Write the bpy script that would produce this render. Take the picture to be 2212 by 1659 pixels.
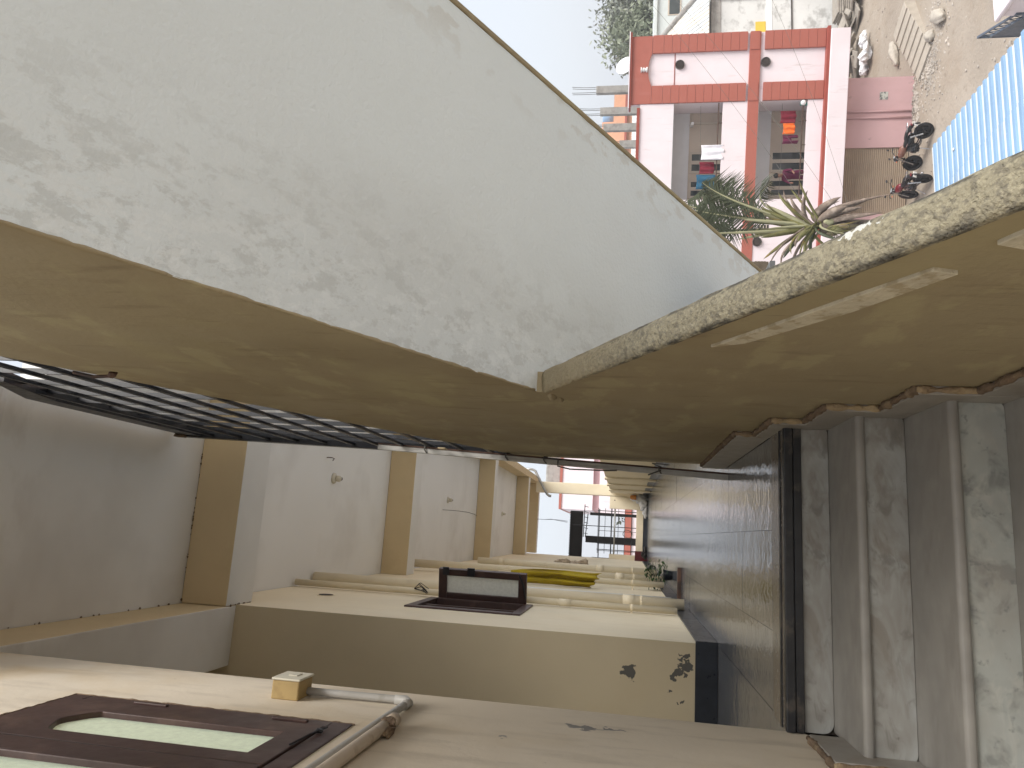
import bpy, bmesh, math, random
from mathutils import Vector, Matrix, noise
random.seed(7)
for o in list(bpy.data.objects): bpy.data.objects.remove(o)
scn = bpy.context.scene
COL = scn.collection
R = math.radians

# ------------------------------------------------------------------ camera (phone held sideways: image left is up)
cam = bpy.data.cameras.new('camera'); camo = bpy.data.objects.new('camera', cam); COL.objects.link(camo)
cam.sensor_width = 36; cam.sensor_fit = 'HORIZONTAL'; cam.lens = 1587.16/2212*36
cam.clip_start = .02; cam.clip_end = 2000
yaw, pit, rol = R(11.387), R(9.1625), R(1.7478)
F = Vector((math.sin(yaw)*math.cos(pit), math.cos(yaw)*math.cos(pit), math.sin(pit)))
R0 = Vector((math.cos(yaw), -math.sin(yaw), 0)); U0 = R0.cross(F)
RR = math.cos(rol)*R0 + math.sin(rol)*U0; UU = -math.sin(rol)*R0 + math.cos(rol)*U0
m = Matrix((-UU, RR, -F)).transposed().to_4x4(); m.translation = (0, 0, .54)
camo.matrix_world = m
scn.camera = camo

# ------------------------------------------------------------------ sky, sun, exposure
SUN_EL, SUN_AZ = R(48), R(143)          # azimuth clockwise from +y
world = bpy.data.worlds.new('World'); scn.world = world; world.use_nodes = True
wt = world.node_tree; wt.nodes.clear()
wo = wt.nodes.new('ShaderNodeOutputWorld'); bg = wt.nodes.new('ShaderNodeBackground')
sky = wt.nodes.new('ShaderNodeTexSky'); sky.sky_type = 'NISHITA'; sky.sun_disc = False
sky.sun_elevation = SUN_EL; sky.sun_rotation = SUN_AZ; sky.dust_density = 6; sky.air_density = 1.0; sky.ozone_density = 1
ov = wt.nodes.new('ShaderNodeMix'); ov.data_type = 'RGBA'; ov.inputs[0].default_value = .82
ov.inputs[7].default_value = (3.85, 4.05, 4.35, 1)      # even overcast veil in front of the blue
wt.links.new(sky.outputs[0], ov.inputs[6]); wt.links.new(ov.outputs[2], bg.inputs[0])
bg.inputs[1].default_value = .1
wt.links.new(bg.outputs[0], wo.inputs[0])
sl = bpy.data.lights.new('sun', 'SUN'); sl.energy = 1.5; sl.angle = R(40); sl.color = (1, .96, .9)
slo = bpy.data.objects.new('sun', sl); COL.objects.link(slo)
sd = Vector((math.sin(SUN_AZ)*math.cos(SUN_EL), math.cos(SUN_AZ)*math.cos(SUN_EL), math.sin(SUN_EL)))
slo.rotation_euler = sd.to_track_quat('Z', 'Y').to_euler()
scn.view_settings.view_transform = 'Standard'; scn.view_settings.look = 'None'
scn.view_settings.gamma = 1; scn.view_settings.use_curve_mapping = False
scn.view_settings.exposure = 1.33
scn.render.engine = 'CYCLES'
scn.cycles.max_bounces = 7; scn.cycles.diffuse_bounces = 4; scn.cycles.glossy_bounces = 2; scn.cycles.transmission_bounces = 4
scn.cycles.transparent_max_bounces = 8

# ------------------------------------------------------------------ materials
def mat(name, base, rough=.75, layers=(), bump=None, bump2=None, metal=0, spec=.35, var=.06, vs=3.0, patches=(), pcol=(.2,.2,.2), pamp=.05, pscale=14, coat=0, trans=0):
    mt = bpy.data.materials.new(name); mt.use_nodes = True
    nt = mt.node_tree; N = nt.nodes; L = nt.links
    p = N['Principled BSDF']; tc = N.new('ShaderNodeTexCoord')
    p.inputs['Metallic'].default_value = metal; p.inputs['Specular IOR Level'].default_value = spec
    p.inputs['Coat Weight'].default_value = coat
    if trans: p.inputs['Transmission Weight'].default_value = trans
    def nz(scale, detail=4, dist=0, rgh=.55):
        mp = N.new('ShaderNodeMapping'); L.new(tc.outputs['Object'], mp.inputs[0])
        sc = scale if isinstance(scale, (tuple, list)) else (scale,)*3
        mp.inputs['Scale'].default_value = sc
        n = N.new('ShaderNodeTexNoise'); n.inputs['Scale'].default_value = 1; n.inputs['Detail'].default_value = detail
        n.inputs['Distortion'].default_value = dist; n.inputs['Roughness'].default_value = rgh
        L.new(mp.outputs[0], n.inputs[0]); return n.outputs[0]
    def ramp(src, lo, hi, a=1):
        r = N.new('ShaderNodeMapRange'); L.new(src, r.inputs[0])
        r.inputs[1].default_value = lo; r.inputs[2].default_value = hi; r.inputs[3].default_value = 0; r.inputs[4].default_value = a
        return r.outputs[0]
    def mix(fac, a, b):
        x = N.new('ShaderNodeMix'); x.data_type = 'RGBA'; L.new(fac, x.inputs[0])
        if isinstance(a, tuple): x.inputs[6].default_value = (*a, 1)
        else: L.new(a, x.inputs[6])
        x.inputs[7].default_value = (*b, 1); return x.outputs[2]
    c0 = tuple(min(1, v*(1-var)) for v in base); c1 = tuple(min(1, v*(1+var)) for v in base)
    col = mix(ramp(nz(vs, 3), .3, .7), c0, c1)
    for l in layers:
        f = ramp(nz(l.get('s', 2), l.get('d', 4), l.get('w', 0), l.get('r', .6)), l.get('lo', .5), l.get('hi', .65), l.get('a', 1))
        if 'clip' in l:                       # fade a colour layer in along one axis of the surface
            ax, a0, a1 = l['clip']
            sp = N.new('ShaderNodeSeparateXYZ'); L.new(tc.outputs['Object'], sp.inputs[0])
            g = ramp(sp.outputs[ax], a0, a1)
            mm = N.new('ShaderNodeMath'); mm.operation = 'MULTIPLY'; L.new(f, mm.inputs[0]); L.new(g, mm.inputs[1]); f = mm.outputs[0]
        col = mix(f, col, l['c'])
    for (cx, cy, cz, rx, ry, rz) in patches:
        n = N.new('ShaderNodeTexNoise'); n.inputs['Scale'].default_value = pscale; n.inputs['Detail'].default_value = 5
        L.new(tc.outputs['Object'], n.inputs[0])
        s1 = N.new('ShaderNodeVectorMath'); s1.operation = 'SUBTRACT'; L.new(n.outputs[1], s1.inputs[0]); s1.inputs[1].default_value = (.5, .5, .5)
        s2 = N.new('ShaderNodeVectorMath'); s2.operation = 'SCALE'; L.new(s1.outputs[0], s2.inputs[0]); s2.inputs['Scale'].default_value = pamp
        s3 = N.new('ShaderNodeVectorMath'); L.new(tc.outputs['Object'], s3.inputs[0]); L.new(s2.outputs[0], s3.inputs[1])
        s4 = N.new('ShaderNodeVectorMath'); s4.operation = 'SUBTRACT'; L.new(s3.outputs[0], s4.inputs[0]); s4.inputs[1].default_value = (cx, cy, cz)
        s5 = N.new('ShaderNodeVectorMath'); s5.operation = 'DIVIDE'; L.new(s4.outputs[0], s5.inputs[0]); s5.inputs[1].default_value = (rx, ry, rz)
        ln = N.new('ShaderNodeVectorMath'); ln.operation = 'LENGTH'; L.new(s5.outputs[0], ln.inputs[0])
        col = mix(ramp(ln.outputs['Value'], 1.05, .95), col, pcol)
    L.new(col, p.inputs['Base Color'])
    rr = N.new('ShaderNodeMapRange'); L.new(nz(vs*2.3, 2), rr.inputs[0])
    rr.inputs[1].default_value = .3; rr.inputs[2].default_value = .7
    rr.inputs[3].default_value = max(.03, rough*.85); rr.inputs[4].default_value = min(1, rough*1.15); L.new(rr.outputs[0], p.inputs['Roughness'])
    prev = None
    for b in (bump, bump2):
        if not b: continue
        bn = N.new('ShaderNodeBump'); bn.inputs['Strength'].default_value = b[1]; bn.inputs['Distance'].default_value = b[2]
        L.new(nz(b[0], b[3] if len(b) > 3 else 3), bn.inputs['Height'])
        if prev: L.new(prev, bn.inputs['Normal'])
        prev = bn.outputs[0]
    if prev: L.new(prev, p.inputs['Normal'])
    return mt

OCHRE = (.335, .278, .175)
M = {}
M['ochre'] = mat('ochre_plaster', OCHRE, .8, var=.10, vs=1.5, bump=(60, .25, .004), bump2=(2.5, .4, .02),
    layers=[dict(c=(.265, .21, .125), s=(2, 1.1, 1.6), lo=.46, hi=.66, a=.65), dict(c=(.41, .36, .20), s=(1, 1.0, 1.4), lo=.52, hi=.70, a=.7),
            dict(c=(.47, .415, .24), s=(5, 3.5, 7), lo=.55, hi=.62, a=.35, d=6), dict(c=(.20, .155, .095), s=(6, 16, 4), lo=.58, hi=.72, a=.5),
            dict(c=(.13, .10, .065), s=(4, 110, 9), lo=.62, hi=.74, a=.55, d=5)])
M['beam'] = mat('beam_ochre_paint', (.63, .51, .32), .8, var=.05, vs=2, bump=(40, .2, .003),
    layers=[dict(c=(.50, .39, .23), s=2, lo=.52, hi=.7, a=.5)])
M['cream'] = mat('cream_plaster', (.82, .735, .56), .82, var=.05, vs=1.2, bump=(70, .22, .003), bump2=(3, .25, .015),
    layers=[dict(c=(.72, .62, .44), s=(2, 1.2, 1.2), lo=.52, hi=.72, a=.5), dict(c=(.60, .51, .38), s=(5, 12, 3), lo=.6, hi=.75, a=.35),
            dict(c=(.3, .24, .17), s=(60, 60, 60), lo=.74, hi=.77, a=.5)])
M['cream_pier'] = mat('cream_plaster_peeling', (.58, .50, .35), .82, var=.06, vs=1.5, bump=(70, .22, .003), bump2=(3, .3, .015),
    layers=[dict(c=(.52, .43, .28), s=1.5, lo=.5, hi=.7, a=.5)], pcol=(.11, .105, .095), pamp=.13, pscale=30,
    patches=[(-.767, 4.58, .506, .035, .3, .045), (-.713, 4.58, .18, .03, .3, .035), (-.755, 4.58, .225, .028, .3, .035), (-.85, 4.58, .27, .016, .3, .014), (-.66, 4.58, .19, .018, .3, .02), (-.9, 4.58, .21, .012, .3, .01)])
M['cream_near'] = mat('cream_plaster_scuffed', (.70, .625, .51), .82, var=.08, vs=1.3, bump=(80, .25, .003), bump2=(3.5, .35, .015),
    layers=[dict(c=(.58, .47, .31), s=(2, 1.6, 1.3), lo=.5, hi=.7, a=.6), dict(c=(.46, .40, .32), s=(4, 12, 3), lo=.52, hi=.70, a=.5, d=6), dict(c=(.36, .30, .23), s=(30, 30, 30), lo=.70, hi=.75, a=.5),
            dict(c=(.52, .36, .15), s=(2, 2.5, 2.5), lo=.45, hi=.7, a=.7, clip=(2, 1.9, 2.6))],
    pcol=(.24, .23, .22), pamp=.11, pscale=24, patches=[(-.593, 2.49, .65, .4, .022, .05), (-.593, 2.50, .58, .4, .008, .05), (-.593, 2.29, .87, .4, .007, .012), (-.593, 2.12, .98, .4, .005, .006), (-.593, 2.2, .15, .4, .014, .03)])
M['soffit'] = mat('white_limewash', (.76, .83, .865), .85, var=.025, vs=.7, bump=(75, .6, .004), bump2=(5, .3, .012),
    layers=[dict(c=(.71, .76, .78), s=(1.1, .9, .9), lo=.5, hi=.7, a=.5), dict(c=(.64, .68, .69), s=(1.3, .7, .7), lo=.42, hi=.58, a=.6, clip=(0, .95, .70)),
            dict(c=(.56, .595, .60), s=(14, 8, 8), lo=.51, hi=.56, a=.6, d=8, r=.75, clip=(0, .88, .58)),
            dict(c=(.78, .83, .85), s=(26, 15, 15), lo=.52, hi=.57, a=.7, d=6, r=.7, clip=(0, .80, .5)),
            dict(c=(.63, .645, .63), s=(10, 6, 6), lo=.54, hi=.58, a=.6, d=7, clip=(0, 1.30, 1.44)), dict(c=(.2, .19, .17), s=(28, 28, 28), lo=.78, hi=.8, a=.7)])
M['ceiling'] = mat('white_ceiling_paint', (.80, .79, .765), .85, var=.03, vs=.8, bump=(50, .12, .003),
    layers=[dict(c=(.55, .52, .48), s=.9, lo=.5, hi=.75, a=.55), dict(c=(.33, .27, .21), s=(2.5, 4, 3), lo=.45, hi=.75, a=.7, clip=(1, 3.3, 2.75))])  # brown layer grows stronger towards the stair end
M['white_ledge'] = mat('white_beam_underside', (.74, .73, .70), .85, var=.03, bump=(50, .12, .003))
M['riser'] = mat('grey_green_marble', (.42, .425, .405), .38, var=.12, vs=5, bump=(9, .1, .004), spec=.5,
    layers=[dict(c=(.25, .225, .19), s=(3.2, 3.2, 7), lo=.40, hi=.64, a=.85, w=1.2), dict(c=(.46, .475, .46), s=(6, 6, 11), lo=.55, hi=.68, a=.55, w=.8), dict(c=(.20, .19, .165), s=(9, 9, 16), lo=.55, hi=.66, a=.65, d=5, w=1.0), dict(c=(.13, .10, .08), s=(40, 40, 40), lo=.68, hi=.74, a=.6)])
M['riser_spotted'] = mat('spotted_marble', (.41, .425, .395), .36, var=.1, vs=5, bump=(9, .1, .004), spec=.5,
    layers=[dict(c=(.50, .50, .45), s=(7, 7, 14), lo=.5, hi=.62, a=.6, w=1.5), dict(c=(.22, .225, .21), s=(8, 8, 9), lo=.53, hi=.63, a=.75, d=4, w=.4), dict(c=(.33, .30, .26), s=(3, 3, 5), lo=.5, hi=.7, a=.6), dict(c=(.2, .21, .2), s=(30, 30, 30), lo=.6, hi=.68, a=.6, d=3)])
M['tread'] = mat('worn_brown_stone', (.285, .272, .248), .45, var=.14, vs=6, bump=(40, .12, .002), spec=.45,
    layers=[dict(c=(.205, .19, .168), s=(4, 9, 5), lo=.5, hi=.7, a=.6), dict(c=(.36, .345, .32), s=(3, 14, 10), lo=.58, hi=.7, a=.5), dict(c=(.10, .08, .06), s=55, lo=.7, hi=.74, a=.6)])
M['grout'] = mat('dirty_grout', (.11, .09, .07), .9, var=.3, vs=20, bump=(60, .6, .006))
M['mortar'] = mat('rough_mortar', (.42, .32, .19), .95, var=.2, vs=18, bump=(70, .9, .01), layers=[dict(c=(.19, .13, .085), s=9, lo=.45, hi=.6, a=.85)])
M['mortar_dark'] = mat('brown_mortar', (.17, .12, .08), .95, var=.25, vs=18, bump=(70, .9, .01), layers=[dict(c=(.34, .26, .16), s=12, lo=.55, hi=.66, a=.6)])
M['skirt'] = mat('grey_skirting_stone', (.33, .31, .28), .45, var=.12, vs=5, bump=(14, .1, .003), layers=[dict(c=(.24, .21, .17), s=7, lo=.5, hi=.66, a=.6)])
M['granite'] = mat('blue_black_granite', (.026, .031, .042), .32, var=.25, vs=12, bump=(30, .1, .002), spec=.5, layers=[dict(c=(.12, .125, .13), s=6, lo=.58, hi=.72, a=.5)])
M['granite_band'] = mat('black_granite_edge', (.022, .023, .026), .4, var=.3, vs=14, bump=(50, .3, .003), spec=.4, layers=[dict(c=(.10, .085, .07), s=(9, 9, 9), lo=.58, hi=.66, a=.7)])
M['floor'] = mat('polished_dark_tile', (.12, .127, .14), .14, var=.2, vs=4, bump=((6, 6, 6), .3, .014, 4), bump2=((38, 30, 38), .38, .004), spec=.85,
    layers=[dict(c=(.16, .163, .168), s=(7, 5, 4), lo=.5, hi=.7, a=.5)])
M['floor_band'] = mat('brown_threshold_stone', (.13, .115, .10), .25, var=.15, vs=8, bump=(20, .1, .003), spec=.5)
M['coping'] = mat('weathered_coping', (.31, .28, .20), .92, var=.12, vs=10, bump=(130, 1.0, .006), bump2=(34, 1.0, .010),
    layers=[dict(c=(.16, .145, .115), s=(80, 60, 60), lo=.48, hi=.60, a=.7), dict(c=(.42, .38, .27), s=(140, 110, 110), lo=.52, hi=.62, a=.65),
            dict(c=(.15, .14, .12), s=(26, 15, 15), lo=.56, hi=.72, a=.5),
            dict(c=(.06, .057, .052), s=(70, 16, 16), lo=.46, hi=.56, a=.8, clip=(0, .443, .434)), dict(c=(.05, .05, .048), s=(70, 14, 14), lo=.46, hi=.54, a=.8, clip=(0, .493, .499)),
            dict(c=(.36, .30, .19), s=3, lo=.2, hi=.3, a=.75, clip=(1, 1.75, 2.1))],
    pcol=(.70, .70, .66), pamp=.05, pscale=70, patches=[(.496, 1.15, .2, .008, .028, .3)])
M['plaster_patch'] = mat('bare_plaster_strip', (.56, .51, .395), .9, var=.12, vs=12, bump=(60, .7, .006), layers=[dict(c=(.36, .29, .18), s=(30, 25, 25), lo=.5, hi=.6, a=.7)])
M['black'] = mat('black_enamel_steel', (.010, .011, .015), .38, var=.3, vs=10, bump=(40, .15, .002), spec=.5, layers=[dict(c=(.06, .065, .085), s=14, lo=.6, hi=.7, a=.5)])
M['rust'] = mat('rusty_brown_steel', (.09, .05, .035), .7, var=.3, vs=16, bump=(50, .4, .003), layers=[dict(c=(.03, .025, .025), s=9, lo=.5, hi=.62, a=.7)])
M['plank'] = mat('grey_weathered_batten', (.52, .51, .48), .7, var=.15, vs=(12), bump=((40, 40, 4), .4, .004), layers=[dict(c=(.22, .2, .18), s=(30, 30, 3), lo=.5, hi=.65, a=.6)])
M['wire'] = mat('grey_wire', (.12, .115, .10), .6, var=.2)
M['wood'] = mat('dark_brown_window_paint', (.062, .033, .028), .42, var=.14, vs=6, bump=((18, 60, 60), .22, .003), spec=.4, layers=[dict(c=(.13, .078, .06), s=(6, 9, 9), lo=.56, hi=.7, a=.5)])
M['pvc_cream'] = mat('painted_cream_pipe', (.80, .71, .53), .5, var=.06, vs=4, bump=(20, .1, .003), layers=[dict(c=(.55, .46, .3), s=(9, 9, 2), lo=.55, hi=.7, a=.5)])
M['pvc_white'] = mat('white_pvc_pipe', (.78, .76, .71), .4, var=.04, vs=4)
M['pvc_grey'] = mat('grey_pvc_conduit', (.42, .41, .385), .4, var=.08, vs=7, layers=[dict(c=(.28, .26, .22), s=14, lo=.56, hi=.68, a=.6)])
M['pvc_beige'] = mat('beige_pvc_conduit', (.55, .47, .38), .5, var=.08, vs=7, layers=[dict(c=(.36, .28, .2), s=16, lo=.56, hi=.68, a=.7)])
M['box_side'] = mat('yellowed_box_side', (.40, .29, .13), .55, var=.12, vs=9, layers=[dict(c=(.27, .18, .08), s=14, lo=.52, hi=.68, a=.6)])
M['box_lid'] = mat('ivory_box_lid', (.66, .63, .52), .45, var=.05, vs=8)
M['yellow'] = mat('mustard_yellow_cloth', (.44, .33, .02), .85, var=.1, vs=7, bump=(8, .4, .03), layers=[dict(c=(.26, .17, .015), s=(9, 9, 3), lo=.52, hi=.68, a=.7)])
M['beige_cloth'] = mat('beige_cloth', (.52, .42, .31), .9, var=.12, vs=9, bump=(14, .5, .02))
M['leaf'] = mat('dark_green_leaf', (.035, .085, .02), .5, var=.35, vs=9)
M['leaf_far'] = mat('haze_paled_tree_leaf', (.21, .235, .16), .6, var=.35, vs=1.2)  # leaf green paled in the colour to suggest distant haze
M['leaf_far2'] = mat('grey_green_tree_leaf', (.25, .265, .215), .6, var=.3, vs=1.2)  # same haze paling, in a greyer green
M['bark'] = mat('grey_brown_bark', (.15, .115, .085), .9, var=.25, vs=6, bump=(12, .8, .03))
M['holder'] = mat('ivory_bulb_holder', (.60, .56, .46), .45, var=.08)
def frosted(name, col):
    mt = bpy.data.materials.new(name); mt.use_nodes = True; N = mt.node_tree.nodes; L = mt.node_tree.links
    p = N['Principled BSDF']; out = N['Material Output']; p.inputs['Roughness'].default_value = .35
    tc = N.new('ShaderNodeTexCoord'); n = N.new('ShaderNodeTexNoise'); n.inputs['Scale'].default_value = 45; n.inputs['Detail'].default_value = 6; n.inputs['Roughness'].default_value = .7; L.new(tc.outputs['Object'], n.inputs[0])
    mr = N.new('ShaderNodeMapRange'); mr.inputs[1].default_value = .35; mr.inputs[2].default_value = .65; L.new(n.outputs[0], mr.inputs[0])
    mx = N.new('ShaderNodeMix'); mx.data_type = 'RGBA'; L.new(mr.outputs[0], mx.inputs[0]); mx.inputs[6].default_value = (*[c*.85 for c in col], 1); mx.inputs[7].default_value = (*col, 1)
    t = N.new('ShaderNodeBsdfTranslucent'); L.new(mx.outputs[2], t.inputs[0]); L.new(mx.outputs[2], p.inputs['Base Color'])
    ms = N.new('ShaderNodeMixShader'); ms.inputs[0].default_value = .72; L.new(p.outputs[0], ms.inputs[1]); L.new(t.outputs[0], ms.inputs[2]); L.new(ms.outputs[0], out.inputs[0])
    return mt
M['glass'] = frosted('frosted_greenish_glass', (.86, .97, .76))
M['glass_grey'] = frosted('frosted_grey_glass', (.74, .77, .72))
# outside
M['ground'] = mat('sandy_dirt_ground', (.36, .31, .255), .95, var=.12, vs=.25, bump=(9, .6, .05), bump2=(1.2, .4, .12),
    layers=[dict(c=(.28, .22, .16), s=.3, lo=.48, hi=.68, a=.7), dict(c=(.46, .41, .35), s=.55, lo=.52, hi=.7, a=.6, d=8), dict(c=(.22, .18, .135), s=2.2, lo=.6, hi=.7, a=.55), dict(c=(.58, .54, .48), s=7, lo=.68, hi=.72, a=.6)])
M['pink_wall'] = mat('pale_pink_plaster', (.81, .725, .755), .85, var=.04, vs=.9, bump=(25, .12, .005), layers=[dict(c=(.74, .655, .675), s=(1, 1, .5), lo=.48, hi=.72, a=.55), dict(c=(.50, .43, .42), s=(6, 6, .8), lo=.60, hi=.76, a=.5), dict(c=(.40, .34, .32), s=(9, 9, 9), lo=.72, hi=.78, a=.4)])
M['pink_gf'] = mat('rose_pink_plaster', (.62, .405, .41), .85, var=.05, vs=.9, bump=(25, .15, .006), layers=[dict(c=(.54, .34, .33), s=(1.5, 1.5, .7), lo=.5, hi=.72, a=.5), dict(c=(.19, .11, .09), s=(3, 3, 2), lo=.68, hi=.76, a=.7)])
M['red'] = mat('brick_red_tile', (.40, .125, .092), .6, var=.08, vs=1.5, bump=(18, .1, .004), layers=[dict(c=(.32, .10, .075), s=1.5, lo=.5, hi=.7, a=.5), dict(c=(.44, .17, .14), s=(3, 3, .8), lo=.58, hi=.72, a=.4)])
M['red_dark'] = mat('oxide_red_trim', (.30, .065, .045), .6, var=.1, vs=2)
M['balc_wall'] = mat('beige_balcony_wall', (.56, .47, .385), .85, var=.06, vs=1.5, layers=[dict(c=(.40, .32, .25), s=(2, 2, 1.5), lo=.55, hi=.72, a=.55)])
M['balc_ceil'] = mat('balcony_ceiling', (.66, .66, .67), .85, var=.03)
M['win_frame'] = mat('cream_window_frame', (.52, .45, .37), .6, var=.05)
M['dark_glass'] = mat('dark_window_glass', (.05, .06, .06), .15, var=.2, spec=.6)
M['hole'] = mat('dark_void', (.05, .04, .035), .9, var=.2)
M['shutter'] = mat('brown_roller_shutter', (.40, .31, .225), .55, var=.07, vs=2, layers=[dict(c=(.30, .225, .155), s=(1, 1, 3), lo=.5, hi=.7, a=.5)])
M['concrete'] = mat('grey_concrete', (.36, .345, .32), .92, var=.12, vs=4, bump=(18, .4, .01), layers=[dict(c=(.2, .185, .165), s=3, lo=.5, hi=.68, a=.7)])
M['concrete_step'] = mat('pale_concrete_step', (.43, .385, .325), .92, var=.08, vs=4, bump=(18, .3, .01))
M['slab'] = mat('rough_stone_slab', (.33, .30, .26), .92, var=.15, vs=5, bump=(14, .4, .012))
M['orange_wall'] = mat('orange_plaster', (.74, .40, .255), .85, var=.05)
M['grey_house'] = mat('pale_grey_plaster', (.58, .62, .61), .85, var=.05)
M['white_wall'] = mat('blotchy_white_wall', (.66, .665, .65), .88, var=.06, vs=1, layers=[dict(c=(.30, .295, .28), s=(1.5, 1.5, 2.2), lo=.52, hi=.68, a=.75, d=8), dict(c=(.47, .48, .47), s=.5, lo=.48, hi=.66, a=.6)])
M['tin'] = mat('pale_tin_roof', (.60, .62, .61), .5, var=.08, vs=.6, layers=[dict(c=(.72, .66, .56), s=(.7, .3, .3), lo=.5, hi=.55, a=.7), dict(c=(.36, .33, .29), s=2, lo=.62, hi=.74, a=.5)])
M['yellow_wall'] = mat('yellow_distemper', (.70, .48, .07), .85, var=.06)
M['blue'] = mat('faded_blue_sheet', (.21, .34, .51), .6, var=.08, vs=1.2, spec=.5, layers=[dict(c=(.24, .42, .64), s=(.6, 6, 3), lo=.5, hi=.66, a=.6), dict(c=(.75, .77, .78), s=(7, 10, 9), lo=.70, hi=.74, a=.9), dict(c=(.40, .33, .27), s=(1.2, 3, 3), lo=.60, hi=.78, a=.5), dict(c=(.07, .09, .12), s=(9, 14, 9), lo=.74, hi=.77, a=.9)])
M['blue_pale'] = mat('sky_sheen_sheet_pan', (.64, .68, .70), .55, var=.05, vs=1.2, spec=.5, layers=[dict(c=(.47, .57, .68), s=(.5, 7, 3), lo=.55, hi=.68, a=.6), dict(c=(.13, .16, .2), s=(9, 14, 9), lo=.75, hi=.78, a=.8)])  # pale colour stands in for sky reflected off the blue sheet
M['gate'] = mat('slate_blue_gate_paint', (.085, .11, .15), .5, var=.15, vs=4, layers=[dict(c=(.14, .16, .18), s=5, lo=.52, hi=.66, a=.6)])
M['white_cloth'] = mat('white_cloth', (.80, .79, .84), .9, var=.04, vs=4, bump=(6, .3, .03))
M['maroon_cloth'] = mat('maroon_cloth', (.20, .018, .035), .9, var=.15, vs=4, bump=(6, .3, .03))
M['purple_cloth'] = mat('dark_plum_cloth', (.12, .015, .05), .9, var=.15, vs=4)
M['teal_cloth'] = mat('teal_blue_cloth', (.025, .11, .19), .9, var=.15, vs=4, bump=(6, .3, .03))
M['orange_cloth'] = mat('bright_orange_cloth', (.85, .17, .025), .9, var=.08, vs=4, bump=(6, .3, .03))
M['skin'] = mat('brown_skin', (.24, .125, .08), .55, var=.08)
M['hair'] = mat('black_hair', (.012, .01, .01), .5, var=.2)
M['frond'] = mat('palm_green_leaflet', (.062, .074, .042), .5, var=.3, vs=3)
M['frond_light'] = mat('yellow_green_blade', (.16, .155, .06), .5, var=.3, vs=4, layers=[dict(c=(.36, .24, .06), s=3, lo=.55, hi=.68, a=.6)])
M['frond_pale'] = mat('pale_palm_stalk', (.34, .33, .20), .55, var=.15, vs=4)
M['dead_leaf'] = mat('dry_brown_sheath', (.20, .155, .125), .85, var=.3, vs=5, bump=(20, .5, .01), layers=[dict(c=(.40, .33, .27), s=6, lo=.52, hi=.66, a=.7)])
M['palm_trunk'] = mat('palm_trunk_bark', (.10, .08, .065), .95, var=.3, vs=7, bump=(10, .9, .04))
M['rubber'] = mat('black_rubber', (.018, .018, .019), .7, var=.2)
M['moto_black'] = mat('motorcycle_black', (.014, .014, .016), .22, var=.2, spec=.6)
M['moto_red'] = mat('motorcycle_dark_red', (.16, .012, .02), .25, var=.15, spec=.6)
M['moto_brown'] = mat('motorcycle_tank_copper', (.22, .10, .07), .3, var=.15, spec=.6)
M['seat'] = mat('black_seat_vinyl', (.02, .02, .021), .55, var=.15)
M['chrome'] = mat('dull_chrome', (.45, .45, .46), .28, metal=.9, var=.1)
M['lens'] = mat('headlamp_lens', (.42, .45, .47), .12, spec=.7, var=.05)
M['orange_lens'] = mat('orange_indicator', (.75, .20, .08), .3, var=.05)
M['plate'] = mat('white_number_plate', (.72, .73, .72), .5, var=.02, layers=[dict(c=(.1, .1, .11), s=(30, 38, 22), lo=.62, hi=.64, a=.8, d=1)])
M['paper'] = mat('torn_grey_notice', (.55, .55, .50), .85, var=.08, vs=9, layers=[dict(c=(.10, .11, .105), s=(9, 9, 12), lo=.5, hi=.55, a=.85, d=5)])
M['sack'] = mat('dusty_white_sack', (.47, .43, .37), .9, var=.12, vs=5, bump=(7, .5, .04))
M['plastic_white'] = mat('crumpled_white_plastic', (.74, .75, .77), .4, var=.08, vs=6, bump=(9, .6, .04))
M['amber'] = mat('amber_jar', (.50, .19, .02), .25, var=.2, spec=.6)
M['maroon_box'] = mat('maroon_shoe_rack', (.10, .012, .016), .45, var=.15)
M['awning'] = mat('dark_corrugated_awning', (.02, .02, .022), .6, var=.3)
M['green_plastic'] = mat('green_plastic', (.03, .22, .17), .4)
M['porcelain'] = mat('white_globe', (.80, .80, .80), .25, spec=.5)
M['stone_bits'] = mat('rubble_stone', (.42, .38, .335), .92, var=.3, vs=1.3)
M['galv'] = mat('galvanised_pipe', (.40, .40, .39), .4, metal=.4, var=.12, vs=9)

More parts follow.
